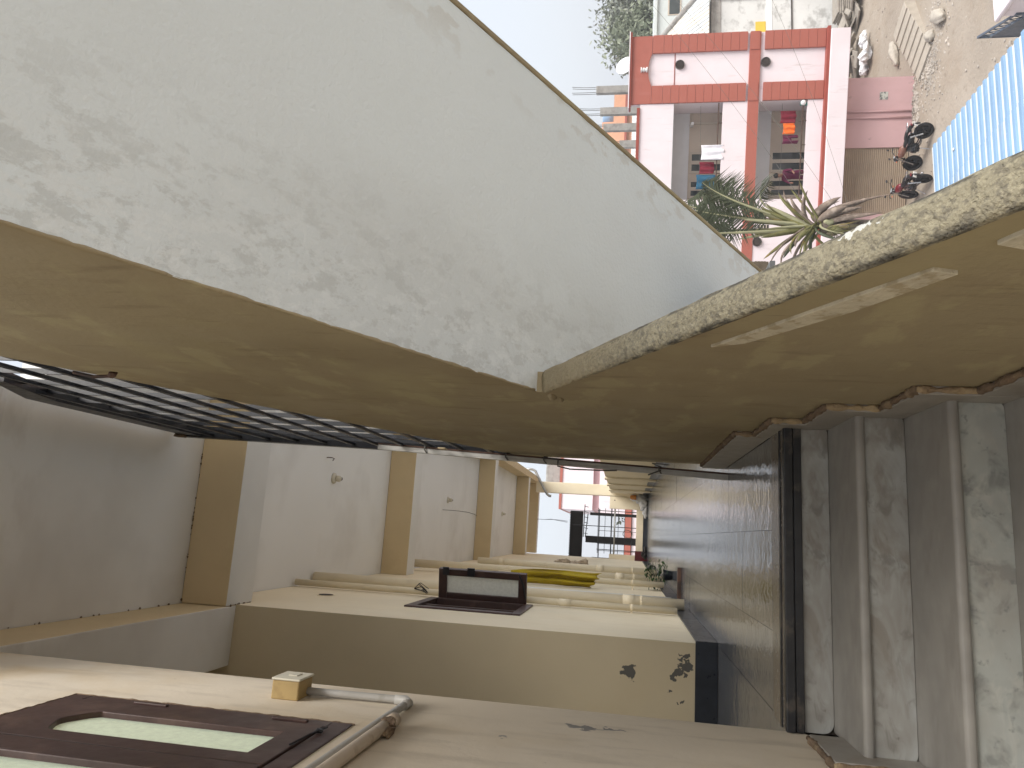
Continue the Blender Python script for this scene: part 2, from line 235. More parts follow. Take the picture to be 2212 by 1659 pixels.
# ------------------------------------------------------------------ mesh helpers
class MB:
    def __init__(s): s.v = []; s.f = []; s.m = []
    def add(s, vs, fs, m=0):
        b = len(s.v); s.v += [tuple(v) for v in vs]
        for f in fs: s.f.append(tuple(b+i for i in f)); s.m.append(m)
        return s
    def box(s, x0, x1, y0, y1, z0, z1, m=0, mats=None):
        vs = [(x0,y0,z0),(x1,y0,z0),(x1,y1,z0),(x0,y1,z0),(x0,y0,z1),(x1,y0,z1),(x1,y1,z1),(x0,y1,z1)]
        fs = [(0,3,2,1),(4,5,6,7),(0,1,5,4),(2,3,7,6),(0,4,7,3),(1,2,6,5)]   # -z +z -y +y -x +x
        b = len(s.v); s.v += vs
        for i, f in enumerate(fs): s.f.append(tuple(b+k for k in f)); s.m.append(mats[i] if mats else m)
        return s
    def prism(s, poly, axis, a0, a1, m=0):
        """poly: list of (u,v); axis 0: (y,z) extruded along x; 1: (x,z) along y; 2: (x,y) along z"""
        def P(u, v, a): return (a,u,v) if axis == 0 else (u,a,v) if axis == 1 else (u,v,a)
        n = len(poly); b = len(s.v)
        s.v += [P(u,v,a0) for u,v in poly] + [P(u,v,a1) for u,v in poly]
        s.f.append(tuple(b+i for i in range(n))); s.m.append(m)
        s.f.append(tuple(b+n+i for i in reversed(range(n)))); s.m.append(m)
        for i in range(n):
            j = (i+1) % n; s.f.append((b+i, b+n+i, b+n+j, b+j)); s.m.append(m)
        return s
    def tube(s, path, r, n=8, m=0, cap=True):
        path = [Vector(p) for p in path]; rs = r if isinstance(r, (list, tuple)) else [r]*len(path)
        b = len(s.v); up = None
        for i, p in enumerate(path):
            d = (path[min(i+1, len(path)-1)] - path[max(i-1, 0)]).normalized()
            if up is None: up = Vector((0,0,1)) if abs(d.z) < .9 else Vector((1,0,0))
            x = d.cross(up).normalized(); y = x.cross(d).normalized(); up = y
            for k in range(n):
                a = 2*math.pi*k/n; s.v.append(tuple(p + (x*math.cos(a)+y*math.sin(a))*rs[i]))
        for i in range(len(path)-1):
            for k in range(n):
                k2 = (k+1) % n; s.f.append((b+i*n+k, b+i*n+k2, b+(i+1)*n+k2, b+(i+1)*n+k)); s.m.append(m)
        if cap:
            s.f.append(tuple(b+k for k in reversed(range(n)))); s.m.append(m)
            e = b+(len(path)-1)*n; s.f.append(tuple(e+k for k in range(n))); s.m.append(m)
        return s
    def lathe(s, prof, c=(0,0,0), n=16, axis=2, m=0, cap=True):
        b = len(s.v)
        for (r, h) in prof:
            for k in range(n):
                a = 2*math.pi*k/n; u, v = r*math.cos(a), r*math.sin(a)
                p = (u,v,h) if axis == 2 else (h,u,v) if axis == 0 else (u,h,v)
                s.v.append((c[0]+p[0], c[1]+p[1], c[2]+p[2]))
        for i in range(len(prof)-1):
            for k in range(n):
                k2 = (k+1) % n; s.f.append((b+i*n+k, b+i*n+k2, b+(i+1)*n+k2, b+(i+1)*n+k)); s.m.append(m)
        if cap:
            s.f.append(tuple(b+k for k in range(n))); s.m.append(m)
            e = b+(len(prof)-1)*n; s.f.append(tuple(e+k for k in reversed(range(n)))); s.m.append(m)
        return s
    def blob(s, c, rad, seed=0, amp=.25, sub=2, m=0, fs=1.5):
        bm = bmesh.new(); bmesh.ops.create_icosphere(bm, subdivisions=sub, radius=1)
        b = len(s.v)
        for v in bm.verts:
            k = 1 + amp*noise.noise(v.co*fs + Vector((seed*3.1, seed*1.7, seed)))
            s.v.append((c[0]+v.co.x*rad[0]*k, c[1]+v.co.y*rad[1]*k, c[2]+v.co.z*rad[2]*k))
        for f in bm.faces: s.f.append(tuple(b+v.index for v in f.verts)); s.m.append(m)
        bm.free(); return s
    def mesh(s, name, mats):
        me = bpy.data.meshes.new(name); me.from_pydata(s.v, [], s.f)
        for k in (mats if isinstance(mats, (list, tuple)) else [mats]): me.materials.append(M[k])
        me.polygons.foreach_set('material_index', s.m); me.validate(); 
        bm = bmesh.new(); bm.from_mesh(me); bmesh.ops.recalc_face_normals(bm, faces=bm.faces); bm.to_mesh(me); bm.free()
        me.update(); return me
    def build(s, name, mats, parent=None, bevel=0, smooth=False, seg=2):
        o = bpy.data.objects.new(name, s.mesh(name, mats)); COL.objects.link(o)
        if parent: o.parent = parent
        if smooth:
            for p in o.data.polygons: p.use_smooth = True
        if bevel:
            b = o.modifiers.new('bevel', 'BEVEL'); b.width = bevel; b.segments = seg; b.limit_method = 'ANGLE'; b.angle_limit = R(40)
        return o
def tag(o, label=None, cat=None, group=None, kind=None):
    if label: o['label'] = label
    if cat: o['category'] = cat
    if group: o['group'] = group
    if kind: o['kind'] = kind
    return o
def empty(name, loc=(0,0,0), rz=0, label=None, cat=None, group=None, kind=None):
    o = bpy.data.objects.new(name, None); COL.objects.link(o); o.location = loc; o.rotation_euler = (0,0,rz); o.empty_display_size = .1
    return tag(o, label, cat, group, kind)
def inst(name, me, parent=None, loc=(0,0,0), rot=(0,0,0), scale=(1,1,1)):
    o = bpy.data.objects.new(name, me); COL.objects.link(o)
    if parent: o.parent = parent
    o.location = loc; o.rotation_euler = rot; o.scale = scale; return o
def copy_tree(o, parent=None):
    c = o.copy(); COL.objects.link(c); c.parent = parent
    for ch in list(o.children): copy_tree(ch, c)
    return c
def rough_edge(pts, r, seed, m=0, step=.012, n=7):
    """irregular bead of mortar along a polyline"""
    out = []; rs = []
    for a, b in zip(pts[:-1], pts[1:]):
        a, b = Vector(a), Vector(b); k = max(2, int((b-a).length/step))
        for i in range(k):
            p = a.lerp(b, i/k); q = noise.noise(p*38+Vector((seed,0,0)))
            out.append(p+Vector((0, noise.noise(p*55)*r*.4, noise.noise(p*47+Vector((5,5,5)))*r*.4))); rs.append(r*(.75+.6*q))
    out.append(Vector(pts[-1])); rs.append(r*.6)
    return MB().tube(out, rs, n, m)

# =================================================================== THE SETTING
gz = -9.5
TAN = .556
XP = .434      # inner face of the stair parapet
XL = -.593     # stair side wall
XC = -.575     # corridor wall
CEIL = 3.3

# ground: one sheet to the horizon, finer near the street
bm = bmesh.new()
def gh(x, y):
    k = noise.noise(Vector((x*.35, y*.35, 3)))*.05 + noise.noise(Vector((x*1.3, y*1.3, 8)))*.025
    return gz + k if 6 < x < 34 and 14 < y < 38 else gz
NX, NY = 110, 100
gv = [[bm.verts.new((6+28*i/NX, 14+24*j/NY, gh(6+28*i/NX, 14+24*j/NY) if 0 < i < NX and 0 < j < NY else gz)) for j in range(NY+1)] for i in range(NX+1)]
for i in range(NX):
    for j in range(NY): bm.faces.new((gv[i][j], gv[i+1][j], gv[i+1][j+1], gv[i][j+1]))
far = [(-900,-900), (900,-900), (900,900), (-900,900)]; fv = [bm.verts.new((x,y,gz)) for x,y in far]
cn = [gv[0][0], gv[NX][0], gv[NX][NY], gv[0][NY]]
ed = [[gv[i][0] for i in range(NX+1)], [gv[NX][j] for j in range(NY+1)], [gv[i][NY] for i in range(NX,-1,-1)], [gv[0][j] for j in range(NY,-1,-1)]]
for k in range(4):
    bm.faces.new([fv[k], fv[(k+1)%4]] + list(reversed(ed[k])))
bmesh.ops.triangulate(bm, faces=[f for f in bm.faces if len(f.verts) > 4])
bmesh.ops.recalc_face_normals(bm, faces=bm.faces)
me = bpy.data.meshes.new('ground'); bm.to_mesh(me); bm.free(); me.materials.append(M['ground'])
if me.polygons[0].normal.z < 0: me.flip_normals()
for p in me.polygons: p.use_smooth = True
go = bpy.data.objects.new('ground', me); COL.objects.link(go); tag(go, kind='structure')

# corridor floor: polished slabs with open joints over a screed
fl = MB().prism([(-2.6,2.735),(XP,2.735),(XP,4.16),(1.6,4.16),(1.6,20.3),(-2.6,20.3)], 2, -.22, -.022).build('corridor_floor', 'grout'); tag(fl, kind='structure')
xs = [-.575, -.30, .06, .42, .78, 1.13]
tile_cache = {}
for i in range(5):
    y = 2.925; k = 0
    while y < 20.0:
        ln = 1.2 if not (k == 0 and i % 2) else .72
        y1 = min(y+ln, 20.0); w = xs[i+1]-xs[i]-.0016; d = y1-y-.0012
        key = (round(w,3), round(d,3))
        if key not in tile_cache: tile_cache[key] = MB().box(-w/2, w/2, -d/2, d/2, -.02, 0).mesh('floor_tile', 'floor')
        o = inst('floor_tile', tile_cache[key], fl, ((xs[i]+xs[i+1])/2, (y+y1)/2, random.uniform(-.0008,.0008)), (random.uniform(-.0007,.0007), random.uniform(-.0007,.0007), 0))
        y = y1; k += 1
MB().box(-2.6, XC-.003, 2.71, 4.58, -.02, -.001).build('floor_tile', 'floor', fl)
MB().box(1.133, 1.6, 4.17, 5.6, -.02, -.001).build('floor_tile', 'floor', fl)
MB().box(XL, XP, 2.715, 2.922, -.02, .001).build('threshold_slab', 'floor_band', fl, bevel=.003)
MB().box(XL+.002, XP-.002, 2.752, 2.775, .001, .005).build('threshold_strip', 'granite_band', fl)

# ceiling slab with cross beams (ochre sides, white undersides)
ce = empty('ceiling', kind='structure')
MB().prism([(-2.6,2.62),(.52,2.62),(.52,3.06),(1.62,3.06),(1.62,21),(-2.6,21)], 2, CEIL, CEIL+.14).build('ceiling_slab', 'ceiling', ce)
for y0, w, x1 in ((4.45,.33,1.34), (8.34,.30,1.34), (13.6,.30,1.34), (18.45,.3,1.34), (20.72,.26,1.34)):
    MB().box(XC if y0 > 5 else -.575, x1, y0, y0+w, 2.99, CEIL-.002, mats=[1,0,0,0,0,0]).build('beam', ['beam','white_ledge'], ce, bevel=.006)
MB().box(1.345, 1.5, 4.44, 20.98, 2.985, CEIL-.004, mats=[1,0,0,0,0,0]).build('beam', ['beam','beam'], ce, bevel=.006)
MB().box(-.945, -.577, 2.63, 4.578, 2.99, CEIL-.003, mats=[1,0,0,0,0,0]).build('beam', ['beam','ceiling'], ce, bevel=.006)
MB().prism([(2.86,CEIL-.001),(2.2,CEIL-.368),(2.2,CEIL-.17),(2.62,CEIL+.12)], 0, XL+.002, .475).build('flight_above', 'ceiling', ce)
sp_ = MB()
for i in range(46):
    t = random.random()
    if i < 24: c_ = (-.57+1.0*t, 4.447, CEIL-.006)
    elif i < 36: c_ = (-.574, 2.9+1.5*t, CEIL-.008)
    else: c_ = (XC+.002, 4.46+.3*t, 2.987)
    r_ = random.uniform(.002,.006); sp_.blob(c_, (r_*1.6,r_*1.6,r_), i, .5, 1)
sp_.build('cobweb_specks', 'mortar_dark', ce)['kind'] = 'stuff'

# =================================================================== LOWER STAIR FLIGHT (camera stands on its landing)
st = empty('staircase', (0,0,0), label='marble faced stair flight climbing to the dark polished corridor floor', cat='staircase')
YN = lambda k: 2.68-.295*k
ZN = lambda k: -.15*k
NS = 8
core = [(2.72,-.03)]
for k in range(NS):
    core += [(YN(k)+.045, ZN(k)-.035), (YN(k)+.045, ZN(k+1)-.035)]
core += [(-1.25, ZN(NS)-.035), (-1.25, ZN(NS)-.2), (YN(NS), ZN(NS)-.2), (2.72,-.24)]
MB().prism(core, 0, XL+.001, XP-.001).build('stair_core', 'grout', st)
def riser_mesh(h, rad=.035):
    w = XP-XL-.008; x0, x1 = XL+.004, XP-.004; pts = [(x0,0),(x0,-h+rad)]
    for i in range(1, 7):
        a = math.pi/2*i/6; pts.append((x0+rad-rad*math.cos(a), -h+rad-rad*math.sin(a)))
    for i in range(0, 6):
        a = math.pi/2*i/6; pts.append((x1-rad+rad*math.sin(a), -h+rad-rad*math.cos(a)))
    pts += [(x1,-h+rad),(x1,0)]
    return MB().prism(pts, 1, 0, .018)
for k in range(NS):
    top = .055 if k == 0 else .031
    r = riser_mesh(.15-top-.0005).build('riser', 'riser_spotted' if k == 2 else 'riser', st, bevel=.002)
    r.location = (0, YN(k)+.022, ZN(k)-top); r.rotation_euler = (random.uniform(-.006,.006), 0, random.uniform(-.003,.003))
    if k:
        t = MB().box(XL+.003, XP-.003, 0, .338, -.03, 0).build('tread', 'tread', st, bevel=.013, seg=4)
        t.location = (0, YN(k), ZN(k)); t.rotation_euler = (random.uniform(-.004,.004), 0, random.uniform(-.003,.003))
MB().box(XL+.003, XP-.003, YN(0), 2.713, -.027, .004).build('nosing', 'granite_band', st, bevel=.004)
MB().box(XL+.003, XP-.003, YN(0)+.006, 2.70, -.056, -.029).build('nosing', 'granite_band', st, bevel=.003)
MB().box(XL+.003, XP-.003, -1.2, YN(NS-1)+.03, ZN(NS)-.03, ZN(NS)).build('landing_slab', 'tread', st)
# stepped skirting plates, both sides, with their rough mortar edge
for side, xw in ((1, XP), (-1, XL)):
    for k in range(NS):
        off, hh = .075, (.10 if k or side == -1 else .055)
        xa, xb = (xw-.022, xw+.004) if side == 1 else (xw-.004, xw+.022)
        yn, zn = YN(k), ZN(k); yb = YN(k-1)-off if k else 2.95
        if side == -1 and k == 0: yb = 2.70
        pl = [(yn-off, ZN(k+1)), (yn+.02, ZN(k+1)), (yn+.02, zn), (yb-.002, zn), (yb-.002, zn+hh), (yn-off, zn+hh)]
        if yb-.002 <= yn+.03: continue
        MB().prism(pl, 0, xa, xb).build('skirting_plate', 'skirt', st, bevel=.002)
        xm = xw-.010*side
        rough_edge([(xm, yn-off-.003, ZN(k+1)+hh), (xm, yn-off-.003, zn+hh+.004)], .0125, k+side).build('mortar_bead', 'mortar', st, smooth=True)
        rough_edge([(xm, yn-off, zn+hh+.004), (xm, yb, zn+hh+.004)], .0135, k+9+side).build('mortar_bead', 'mortar_dark', st, smooth=True)
MB().box(XP-.022, XP+.004, 2.955, 4.30, .002, .125).build('skirting_plate', 'skirt', st, bevel=.002)
rough_edge([(XP-.008, 2.955, .13), (XP-.008, 4.3, .13)], .0135, 33).build('mortar_bead', 'mortar_dark', st, smooth=True)
rough_edge([(XP-.010, 2.955, .0), (XP-.010, 2.955, .13)], .014, 35).build('mortar_bead', 'mortar', st, smooth=True)

# =================================================================== STAIR PARAPET (ochre plaster wall between the two flights)
cz = lambda y: .812 + (y-2.254)*TAN
sz = lambda y: .82 - (y-2.294)*TAN
gl = lambda y: 1.22 + (4.2-y)*.565
pw = empty('stair_parapet', label='ochre plastered wall with V shaped opening between the two stair flights', cat='wall')
ya = 2.27
poly = [(-1.25,cz(-1.25)-.012), (ya,cz(ya)-.012), (ya,sz(ya)+.003), (-1.25,sz(-1.25)+.003), (-1.25,gl(-1.25)), (4.3,gl(4.3)), (4.3,-.3), (2.7,-.3), (-1.25,-2.4)]
w = MB().prism(poly, 0, XP, XP+.066)
bmw = bmesh.new(); mew = w.mesh('wall', 'ochre'); bmw.from_mesh(mew); bmesh.ops.triangulate(bmw, faces=[f for f in bmw.faces if len(f.verts) > 4]); bmw.to_mesh(mew); bmw.free()
inst('wall', mew, pw)
# coping: weathered cap following the slope, uneven edges
bm = bmesh.new(); rows = []
n = 260
for i in range(n+1):
    y = -1.25 + (ya-.004+1.25)*i/n; row = []
    for j in range(9):
        u = j/8; x = XP-.004 + u*.074
        crown = .010*(1-(2*u-1)**4)
        e = noise.noise(Vector((y*14, u*3, 2)))*.0035 + noise.noise(Vector((y*55, u*11, 7)))*.0018
        dx = noise.noise(Vector((y*11, 3 if j < 4 else 9, 5)))*.004 if j in (0,8) else 0
        row.append(bm.verts.new((x+dx, y, cz(y)-.010+crown+e)))
    row.append(bm.verts.new((XP+.068, y, cz(y)-.03))); row.insert(0, bm.verts.new((XP-.0015, y, cz(y)-.024+noise.noise(Vector((y*16,1,1)))*.004)))
    rows.append(row)
for a, b in zip(rows[:-1], rows[1:]):
    for j in range(len(a)-1): bm.faces.new((a[j], a[j+1], b[j+1], b[j]))
bm.faces.new(rows[0]); bm.faces.new(list(reversed(rows[-1])))
bmesh.ops.recalc_face_normals(bm, faces=bm.faces)
me = bpy.data.meshes.new('coping'); bm.to_mesh(me); bm.free(); me.materials.append(M['coping'])
for p in me.polygons: p.use_smooth = True
inst('coping', me, pw)
rough_edge([(XP+.004, ya-.01, sz(ya-.01)+.002), (XP+.004, .3, sz(.3)+.002)], .0055, 71, step=.02).build('plaster_edge', 'ochre', pw, smooth=True)
rough_edge([(XP+.002, ya-.01, cz(ya-.01)-.020), (XP+.002, .3, cz(.3)-.020)], .0045, 73, step=.02).build('plaster_edge', 'mortar_dark', pw, smooth=True)
def strip(pts, name, x=XP):
    MB().prism(pts, 0, x-.007, x+.002).build(name, 'plaster_patch', pw, bevel=.0015)
strip([(1.64,.366),(1.60,.296),(1.36,.142),(1.235,.082),(1.163,.047),(1.148,.088),(1.28,.165),(1.53,.301)], 'plaster_strip')
strip([(1.045,.046),(1.063,.003),(.98,-.04),(.9,-.07),(.9,-.01)], 'plaster_strip')
MB().blob((XP-.002, 2.33, .79), (.012,.035,.014), 4, .4, 2).blob((XP-.002,2.38,.765),(.008,.03,.009),6,.4,2).build('plaster_lump', 'ochre', pw, smooth=True)

# =================================================================== UPPER STAIR FLIGHT (its white underside)
uf = empty('upper_stair_flight', label='white limewashed underside of the upper stair flight with damp blotches', cat='staircase')
ps = [(3.775,.0), (-1.25,sz(-1.25))]
up = [(3.98,-.1),(3.77,-.0)] + [(-1.25,sz(-1.25))]
zz = []
for k in range(17):
    y = 4.0-.297*k; z = .165*k
    zz += [(y,z),(y,z+.165)]
poly = [(4.15,.0), (4.15,sz(4.15))] + [(-1.25,sz(-1.25))] + [(-1.25, sz(-1.25)+.28)] + [p for p in reversed(zz) if p[0] > -1.2 and p[1] > sz(p[0])+.1]
w = MB().prism([(a,b) for a,b in poly], 0, XP+.003, 1.49)
me = w.mesh('flight_slab', 'soffit'); bmw = bmesh.new(); bmw.from_mesh(me); bmesh.ops.triangulate(bmw, faces=[f for f in bmw.faces if len(f.verts) > 4]); bmw.to_mesh(me); bmw.free()
inst('flight_slab', me, uf)
MB().prism([(4.15,sz(4.15)-.004), (-1.25,sz(-1.25)-.004), (-1.25,sz(-1.25)+1.2), (4.15,sz(4.15)+1.2)], 0, 1.4925, 1.512).build('outer_parapet', 'ochre', uf, bevel=.004)

rough_edge([(1.497, 4.1, sz(4.1)), (1.497, .6, sz(.6))], .0085, 77, step=.03).build('drip_edge', 'ochre', uf, smooth=True)

# =================================================================== SIDE WALL beside the stair, with its window
sw = empty('stair_side_wall', label='scuffed cream wall with brown window on the near side of the stair', cat='wall')
# wall built round the window opening y 1.38..2.17, z 1.37..2.18
wy0, wy1, wz0, wz1 = 1.30, 2.175, 1.375, 2.175
MB().box(-.69, XL, -1.25, 2.71, -2.3, wz0).box(-.69, XL, -1.25, 2.71, wz1, CEIL+.1).box(-.69, XL, -1.25, wy0, wz0, wz1).box(-.69, XL, wy1, 2.71, wz0, wz1).build('wall', 'cream_near', sw)
win = MB()
x0, x1 = XL-.06, XL+.005
fy0, fy1, fz0, fz1 = 1.24, 2.232, 1.318, 2.232
win.box(x0, x1, fy0, fy1, wz1-.004, fz1).box(x0, x1, fy0, fy1, fz0, wz0+.004).box(x0, x1, wy1-.004, fy1, wz0+.004, wz1-.004).box(x0, x1, fy0, wy0+.004, wz0+.004, wz1-.004)
wf = win.build('window', 'wood', sw, bevel=.004)
wf['label'] = 'dark brown shuttered window with arched frosted panes'
for (a, b) in ((1.795, 2.168), (1.31, 1.790)):
    # sash: outline with an arched opening
    sx0, sx1 = XL-.03, XL+.009
    bw = .072; za, zb_ = 1.382, 2.168
    op = [(a+bw, za+bw+.005), (b-bw-.03, za+bw+.005), (b-bw-.03, zb_-bw-.07)]
    ya_, yb_ = a+bw, b-bw-.03; cy = (ya_+yb_)/2
    arch = [(yb_, 2.015), (yb_-.02, 2.035), (cy+.02, 2.062), (cy, 2.066), (cy-.02, 2.062), (ya_+.02, 2.035), (ya_, 2.015)]
    op = [(ya_, za+bw+.005), (yb_, za+bw+.005)] + arch
    out = [(a, za), (b, za), (b, zb_), (a, zb_)]
    bm = bmesh.new()
    def loop(pts, x): return [bm.verts.new((x, p[0], p[1])) for p in pts]
    ov_, iv = loop(out, sx1), loop(op, sx1); ov2, iv2 = loop(out, sx0), loop([(p[0]*.96+cy*.04, p[1]) for p in op], sx0)
    def ring(o4, i9):
        bm.faces.new((o4[0], o4[1], i9[1], i9[0])); bm.faces.new((o4[1], o4[2], i9[2], i9[1])); bm.faces.new((o4[2], i9[5], i9[4], i9[3], i9[2]))
        bm.faces.new((o4[3], o4[2], i9[5])); bm.faces.new((o4[3], i9[5], i9[6], i9[7], i9[8])); bm.faces.new((o4[0], i9[0], i9[8], o4[3]))
    ring(ov_, iv); ring(ov2, iv2)
    for A, B in ((ov_, ov2), (iv, iv2)):
        for i in range(len(A)): bm.faces.new((A[i], A[(i+1)%len(A)], B[(i+1)%len(B)], B[i]))
    bmesh.ops.recalc_face_normals(bm, faces=bm.faces)
    me = bpy.data.meshes.new('sash'); bm.to_mesh(me); bm.free(); me.materials.append(M['wood'])
    so = inst('sash', me, wf); bv = so.modifiers.new('bevel','BEVEL'); bv.width = .003; bv.segments = 2; bv.limit_method = 'ANGLE'
    MB().add([(XL-.007,a+.03,za+.03),(XL-.007,b-.03,za+.03),(XL-.007,b-.03,zb_-.03),(XL-.007,a+.03,zb_-.03)], [(0,1,2,3)]).build('pane', 'glass', wf)
MB().box(XL+.001, XL+.0085, 1.7905, 1.7945, 1.4, 2.15).build('joint', 'hole', wf)
for y, z in ((2.195, 1.95), (2.195, 1.5)): MB().box(XL+.003, XL+.012, y-.006, y+.010, z-.055, z+.055).build('hinge', 'wood', wf, bevel=.003)
MB().tube([(XL+.013,1.95,1.385),(XL+.016,2.05,1.372),(XL+.013,2.14,1.362)], .003, 6).blob((XL+.013,2.10,1.368),(.007,.014,.012),2,.5,1).build('latch', 'black', wf)
rough_edge([(XL+.002, 1.3, 2.236), (XL+.002, 2.236, 2.236), (XL+.002, 2.236, 1.314)], .005, 51).build('putty_edge', 'mortar_dark', wf)

MB().box(-1.9, -.693, 2.60, 2.705, -.3, CEIL-.004).box(-2.0, -1.9, 2.5, 4.57, -.3, CEIL-.004).build('return_wall', 'cream', sw)
# junction box and conduits on that wall
jb = empty('junction_box', (XL, 2.5, 1.635), label='small square electrical box with ivory lid on the cream wall', cat='junction box')
MB().box(0, .06, -.062, .048, -.047, .047).build('box_body', 'box_side', jb, bevel=.004)
lid = MB().box(.0605, .068, -.066, .052, -.05, .05).build('lid', 'box_lid', jb, bevel=.003)
MB().prism([(-.02,-.018),(.02,-.02),(.022,.0),(-.015,.012)], 0, .0685, .0705).build('torn_sticker', 'box_lid', lid)
def elbow(pts): return pts
cd = MB().tube([(XL+.018,2.515,1.60),(XL+.016,2.527,1.44),(XL+.016,2.535,1.27),(XL+.016,2.530,1.245),(XL+.016,2.512,1.232),(XL+.016,2.48,1.233),(XL+.016,2.2,1.241),(XL+.016,1.7,1.252),(XL+.016,.9,1.27)], .0125, 12)
o = cd.build('conduit', 'pvc_grey', smooth=True); tag(o, 'thin grey conduit bending from the electrical box along the wall', 'conduit')
MB().tube([(XL+.016,2.53,1.285),(XL+.016,2.5345,1.25),(XL+.016,2.50,1.2295),(XL+.016,2.46,1.2335)], .0155, 12).build('elbow_socket', 'pvc_grey', o, smooth=True)
o = MB().tube([(XL+.02,2.27,1.205),(XL+.02,2.10,1.209),(XL+.02,1.7,1.216),(XL+.02,.9,1.232)], .0175, 14).build('sawn_conduit', 'pvc_beige', smooth=True)
tag(o, 'beige sawn off conduit stub ending beneath the electrical box', 'conduit')
MB().tube([(XL+.02,2.272,1.205),(XL+.02,2.235,1.206)], .020, 14).build('socket_end', 'pvc_beige', o, smooth=True)
MB().blob((XL+.03,2.19,1.20),(.012,.016,.02),3,.8,2).blob((XL+.012,2.16,1.185),(.012,.04,.012),8,.8,2).build('cement_daub', 'mortar_dark', o)

# =================================================================== CORRIDOR WALL (left) with window, pipes
cw = empty('corridor_wall', label='long cream corridor wall with open brown window and dark skirting', cat='wall')
vy0, vy1, vz0, vz1 = 5.30, 5.93, 1.30, 2.02
MB().box(-2.6, XC, 4.583, 20.2, -.2, vz0).box(-2.6, XC, 4.583, 20.2, vz1, CEIL-.006).box(-.75, XC, 4.583, vy0, vz0, vz1).box(-.75, XC, vy1, 20.2, vz0, vz1).build('wall', 'cream', cw)
MB().box(-2.59, XC-.0008, 4.575, 4.5815, -.02, CEIL-.008).build('pier_face', 'cream_pier', cw)
MB().box(-1.0, XC+.014, 4.562, 4.573, .0, .125).build('skirting', 'granite', cw, bevel=.002)
for i in range(12):
    MB().box(XC+.002, XC+.014, 4.578+i*1.25, 4.578+(i+1)*1.25-.004, .0, .12).build('skirting', 'granite', cw, bevel=.002)
MB().box(-1.6, -1.004, 4.563, 4.573, .0, .12).build('skirting', 'granite', cw, bevel=.002)
vm = MB().box(XC-.05, XC+.012, vy0-.07, vy1+.05, vz1-.01, vz1+.055).box(XC-.05, XC+.012, vy0-.07, vy1+.05, vz0-.055, vz0+.01).box(XC-.05, XC+.012, vy0-.07, vy0+.02, vz0+.01, vz1-.01).box(XC-.05, XC+.012, vy1-.02, vy1+.05, vz0+.01, vz1-.01)
vf = vm.build('window', 'wood', cw, bevel=.004); vf['label'] = 'brown window with its frosted sash swung open into the corridor'
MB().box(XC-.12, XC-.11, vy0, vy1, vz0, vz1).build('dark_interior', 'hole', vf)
MB().box(XC-.04, XC-.005, 5.55, 5.60, vz0+.01, vz1-.01).build('mullion', 'wood', vf)
# open sash standing out from the far jamb
sh = bpy.data.objects.new('sash', None)
a, b, za, zb_ = 0, .245, -.355, .355
sm = MB().box(a, b, -.022, .022, zb_-.065, zb_).box(a, b, -.022, .022, za, za+.065).box(a, a+.052, -.022, .022, za+.065, zb_-.065).box(b-.052, b, -.022, .022, za+.065, zb_-.065)
so = sm.build('sash', 'wood', vf, bevel=.004); so.location = (XC+.008, 5.985, 1.655); so.rotation_euler = (0, 0, R(-14))
sp = MB().box(XC+.05, XC+.20, 0, .004, -.30, .30)
pn = MB().add([(.045,0,za+.055),(.20,0,za+.055),(.20,0,zb_-.055),(.045,0,zb_-.055)], [(0,1,2,3)]).build('pane', 'glass_grey', vf); pn.location = so.location; pn.rotation_euler = so.rotation_euler
hk = MB().box(.20, .266, -.031, -.0225, .06, .12).box(.20, .262, -.031, -.0225, .27, .32).tube([(.238,-.028,-.30),(.15,-.034,-.335),(.06,-.034,-.35)], .007, 6).build('bolt', 'black', vf); hk.location = so.location; hk.rotation_euler = so.rotation_euler
MB().lathe([(.068,.0),(.068,.006),(.05,.006)], (XC-.001,5.55,2.79), 20, 0, cap=False).build('vent_ring', 'cream', cw)
MB().lathe([(.055,.0),(.055,.008)], (XC,5.55,2.79), 20, 0).build('vent_hole', 'hole', cw)

def pipe(y, r, z0, z1, mt, label, off=.03, joints=(), dx=0):
    x = XC+.012+r+off
    o = MB().tube([(x,y,z0),(x+dx*.5,y+random.uniform(-.01,.01),(z0+z1)/2),(x+dx,y,z1)], r, 14).build('drain_pipe', mt, smooth=True)
    tag(o, label, 'pipe', 'pipes on the corridor wall')
    for z in joints: MB().tube([(x,y,z-.05),(x,y,z+.05)], r*1.10, 14).build('socket', mt, o, smooth=True)
    for z in (z0+.35, (z0+z1)/2+.3): MB().tube([(x,y,z-.008),(x,y,z+.008)], r*1.12, 14).box(XC, x, y-.01, y+.01, z-.008, z+.008).build('clip', mt, o)
    return o
pipe(6.07, .026, .13, 3.28, 'pvc_cream', 'thin cream pipe, first pipe beyond the open window sash', joints=(1.0,), off=0)
pipe(6.45, .046, .05, 3.28, 'pvc_cream', 'thick cream drain pipe just behind the open window sash', joints=(.5,1.6), off=0)
pipe(7.17, .024, .11, 2.2, 'pvc_white', 'slim white pipe beside the thick cream drain pipe', off=0)
pipe(8.75, .032, .1, 2.0, 'pvc_cream', 'thin cream pipe under the hem of the yellow cloth')
pipe(9.35, .050, .08, 3.28, 'pvc_cream', 'thick cream drain pipe behind the yellow cloth', joints=(.6,))
pipe(10.1, .022, .1, 2.1, 'pvc_white', 'slim white pipe between two thick drain pipes by the plant')
pipe(11.3, .052, .08, 2.75, 'pvc_cream', 'thick cream drain pipe farthest along the corridor wall', joints=(.9,2.4))
o = MB()
for k in range(7):
    a = random.uniform(0, 6.28); o.tube([(XC+.06,6.05,2.24),(XC+.08+.03*math.cos(a),6.03+.05*math.sin(a),2.19),(XC+.05+.02*math.sin(a*2),6.02+.04*math.cos(a),2.12)], .003, 5)
tag(o.build('wire_tangle', 'black'), 'tangle of black wire tied to the pipes above the open sash', 'wire')

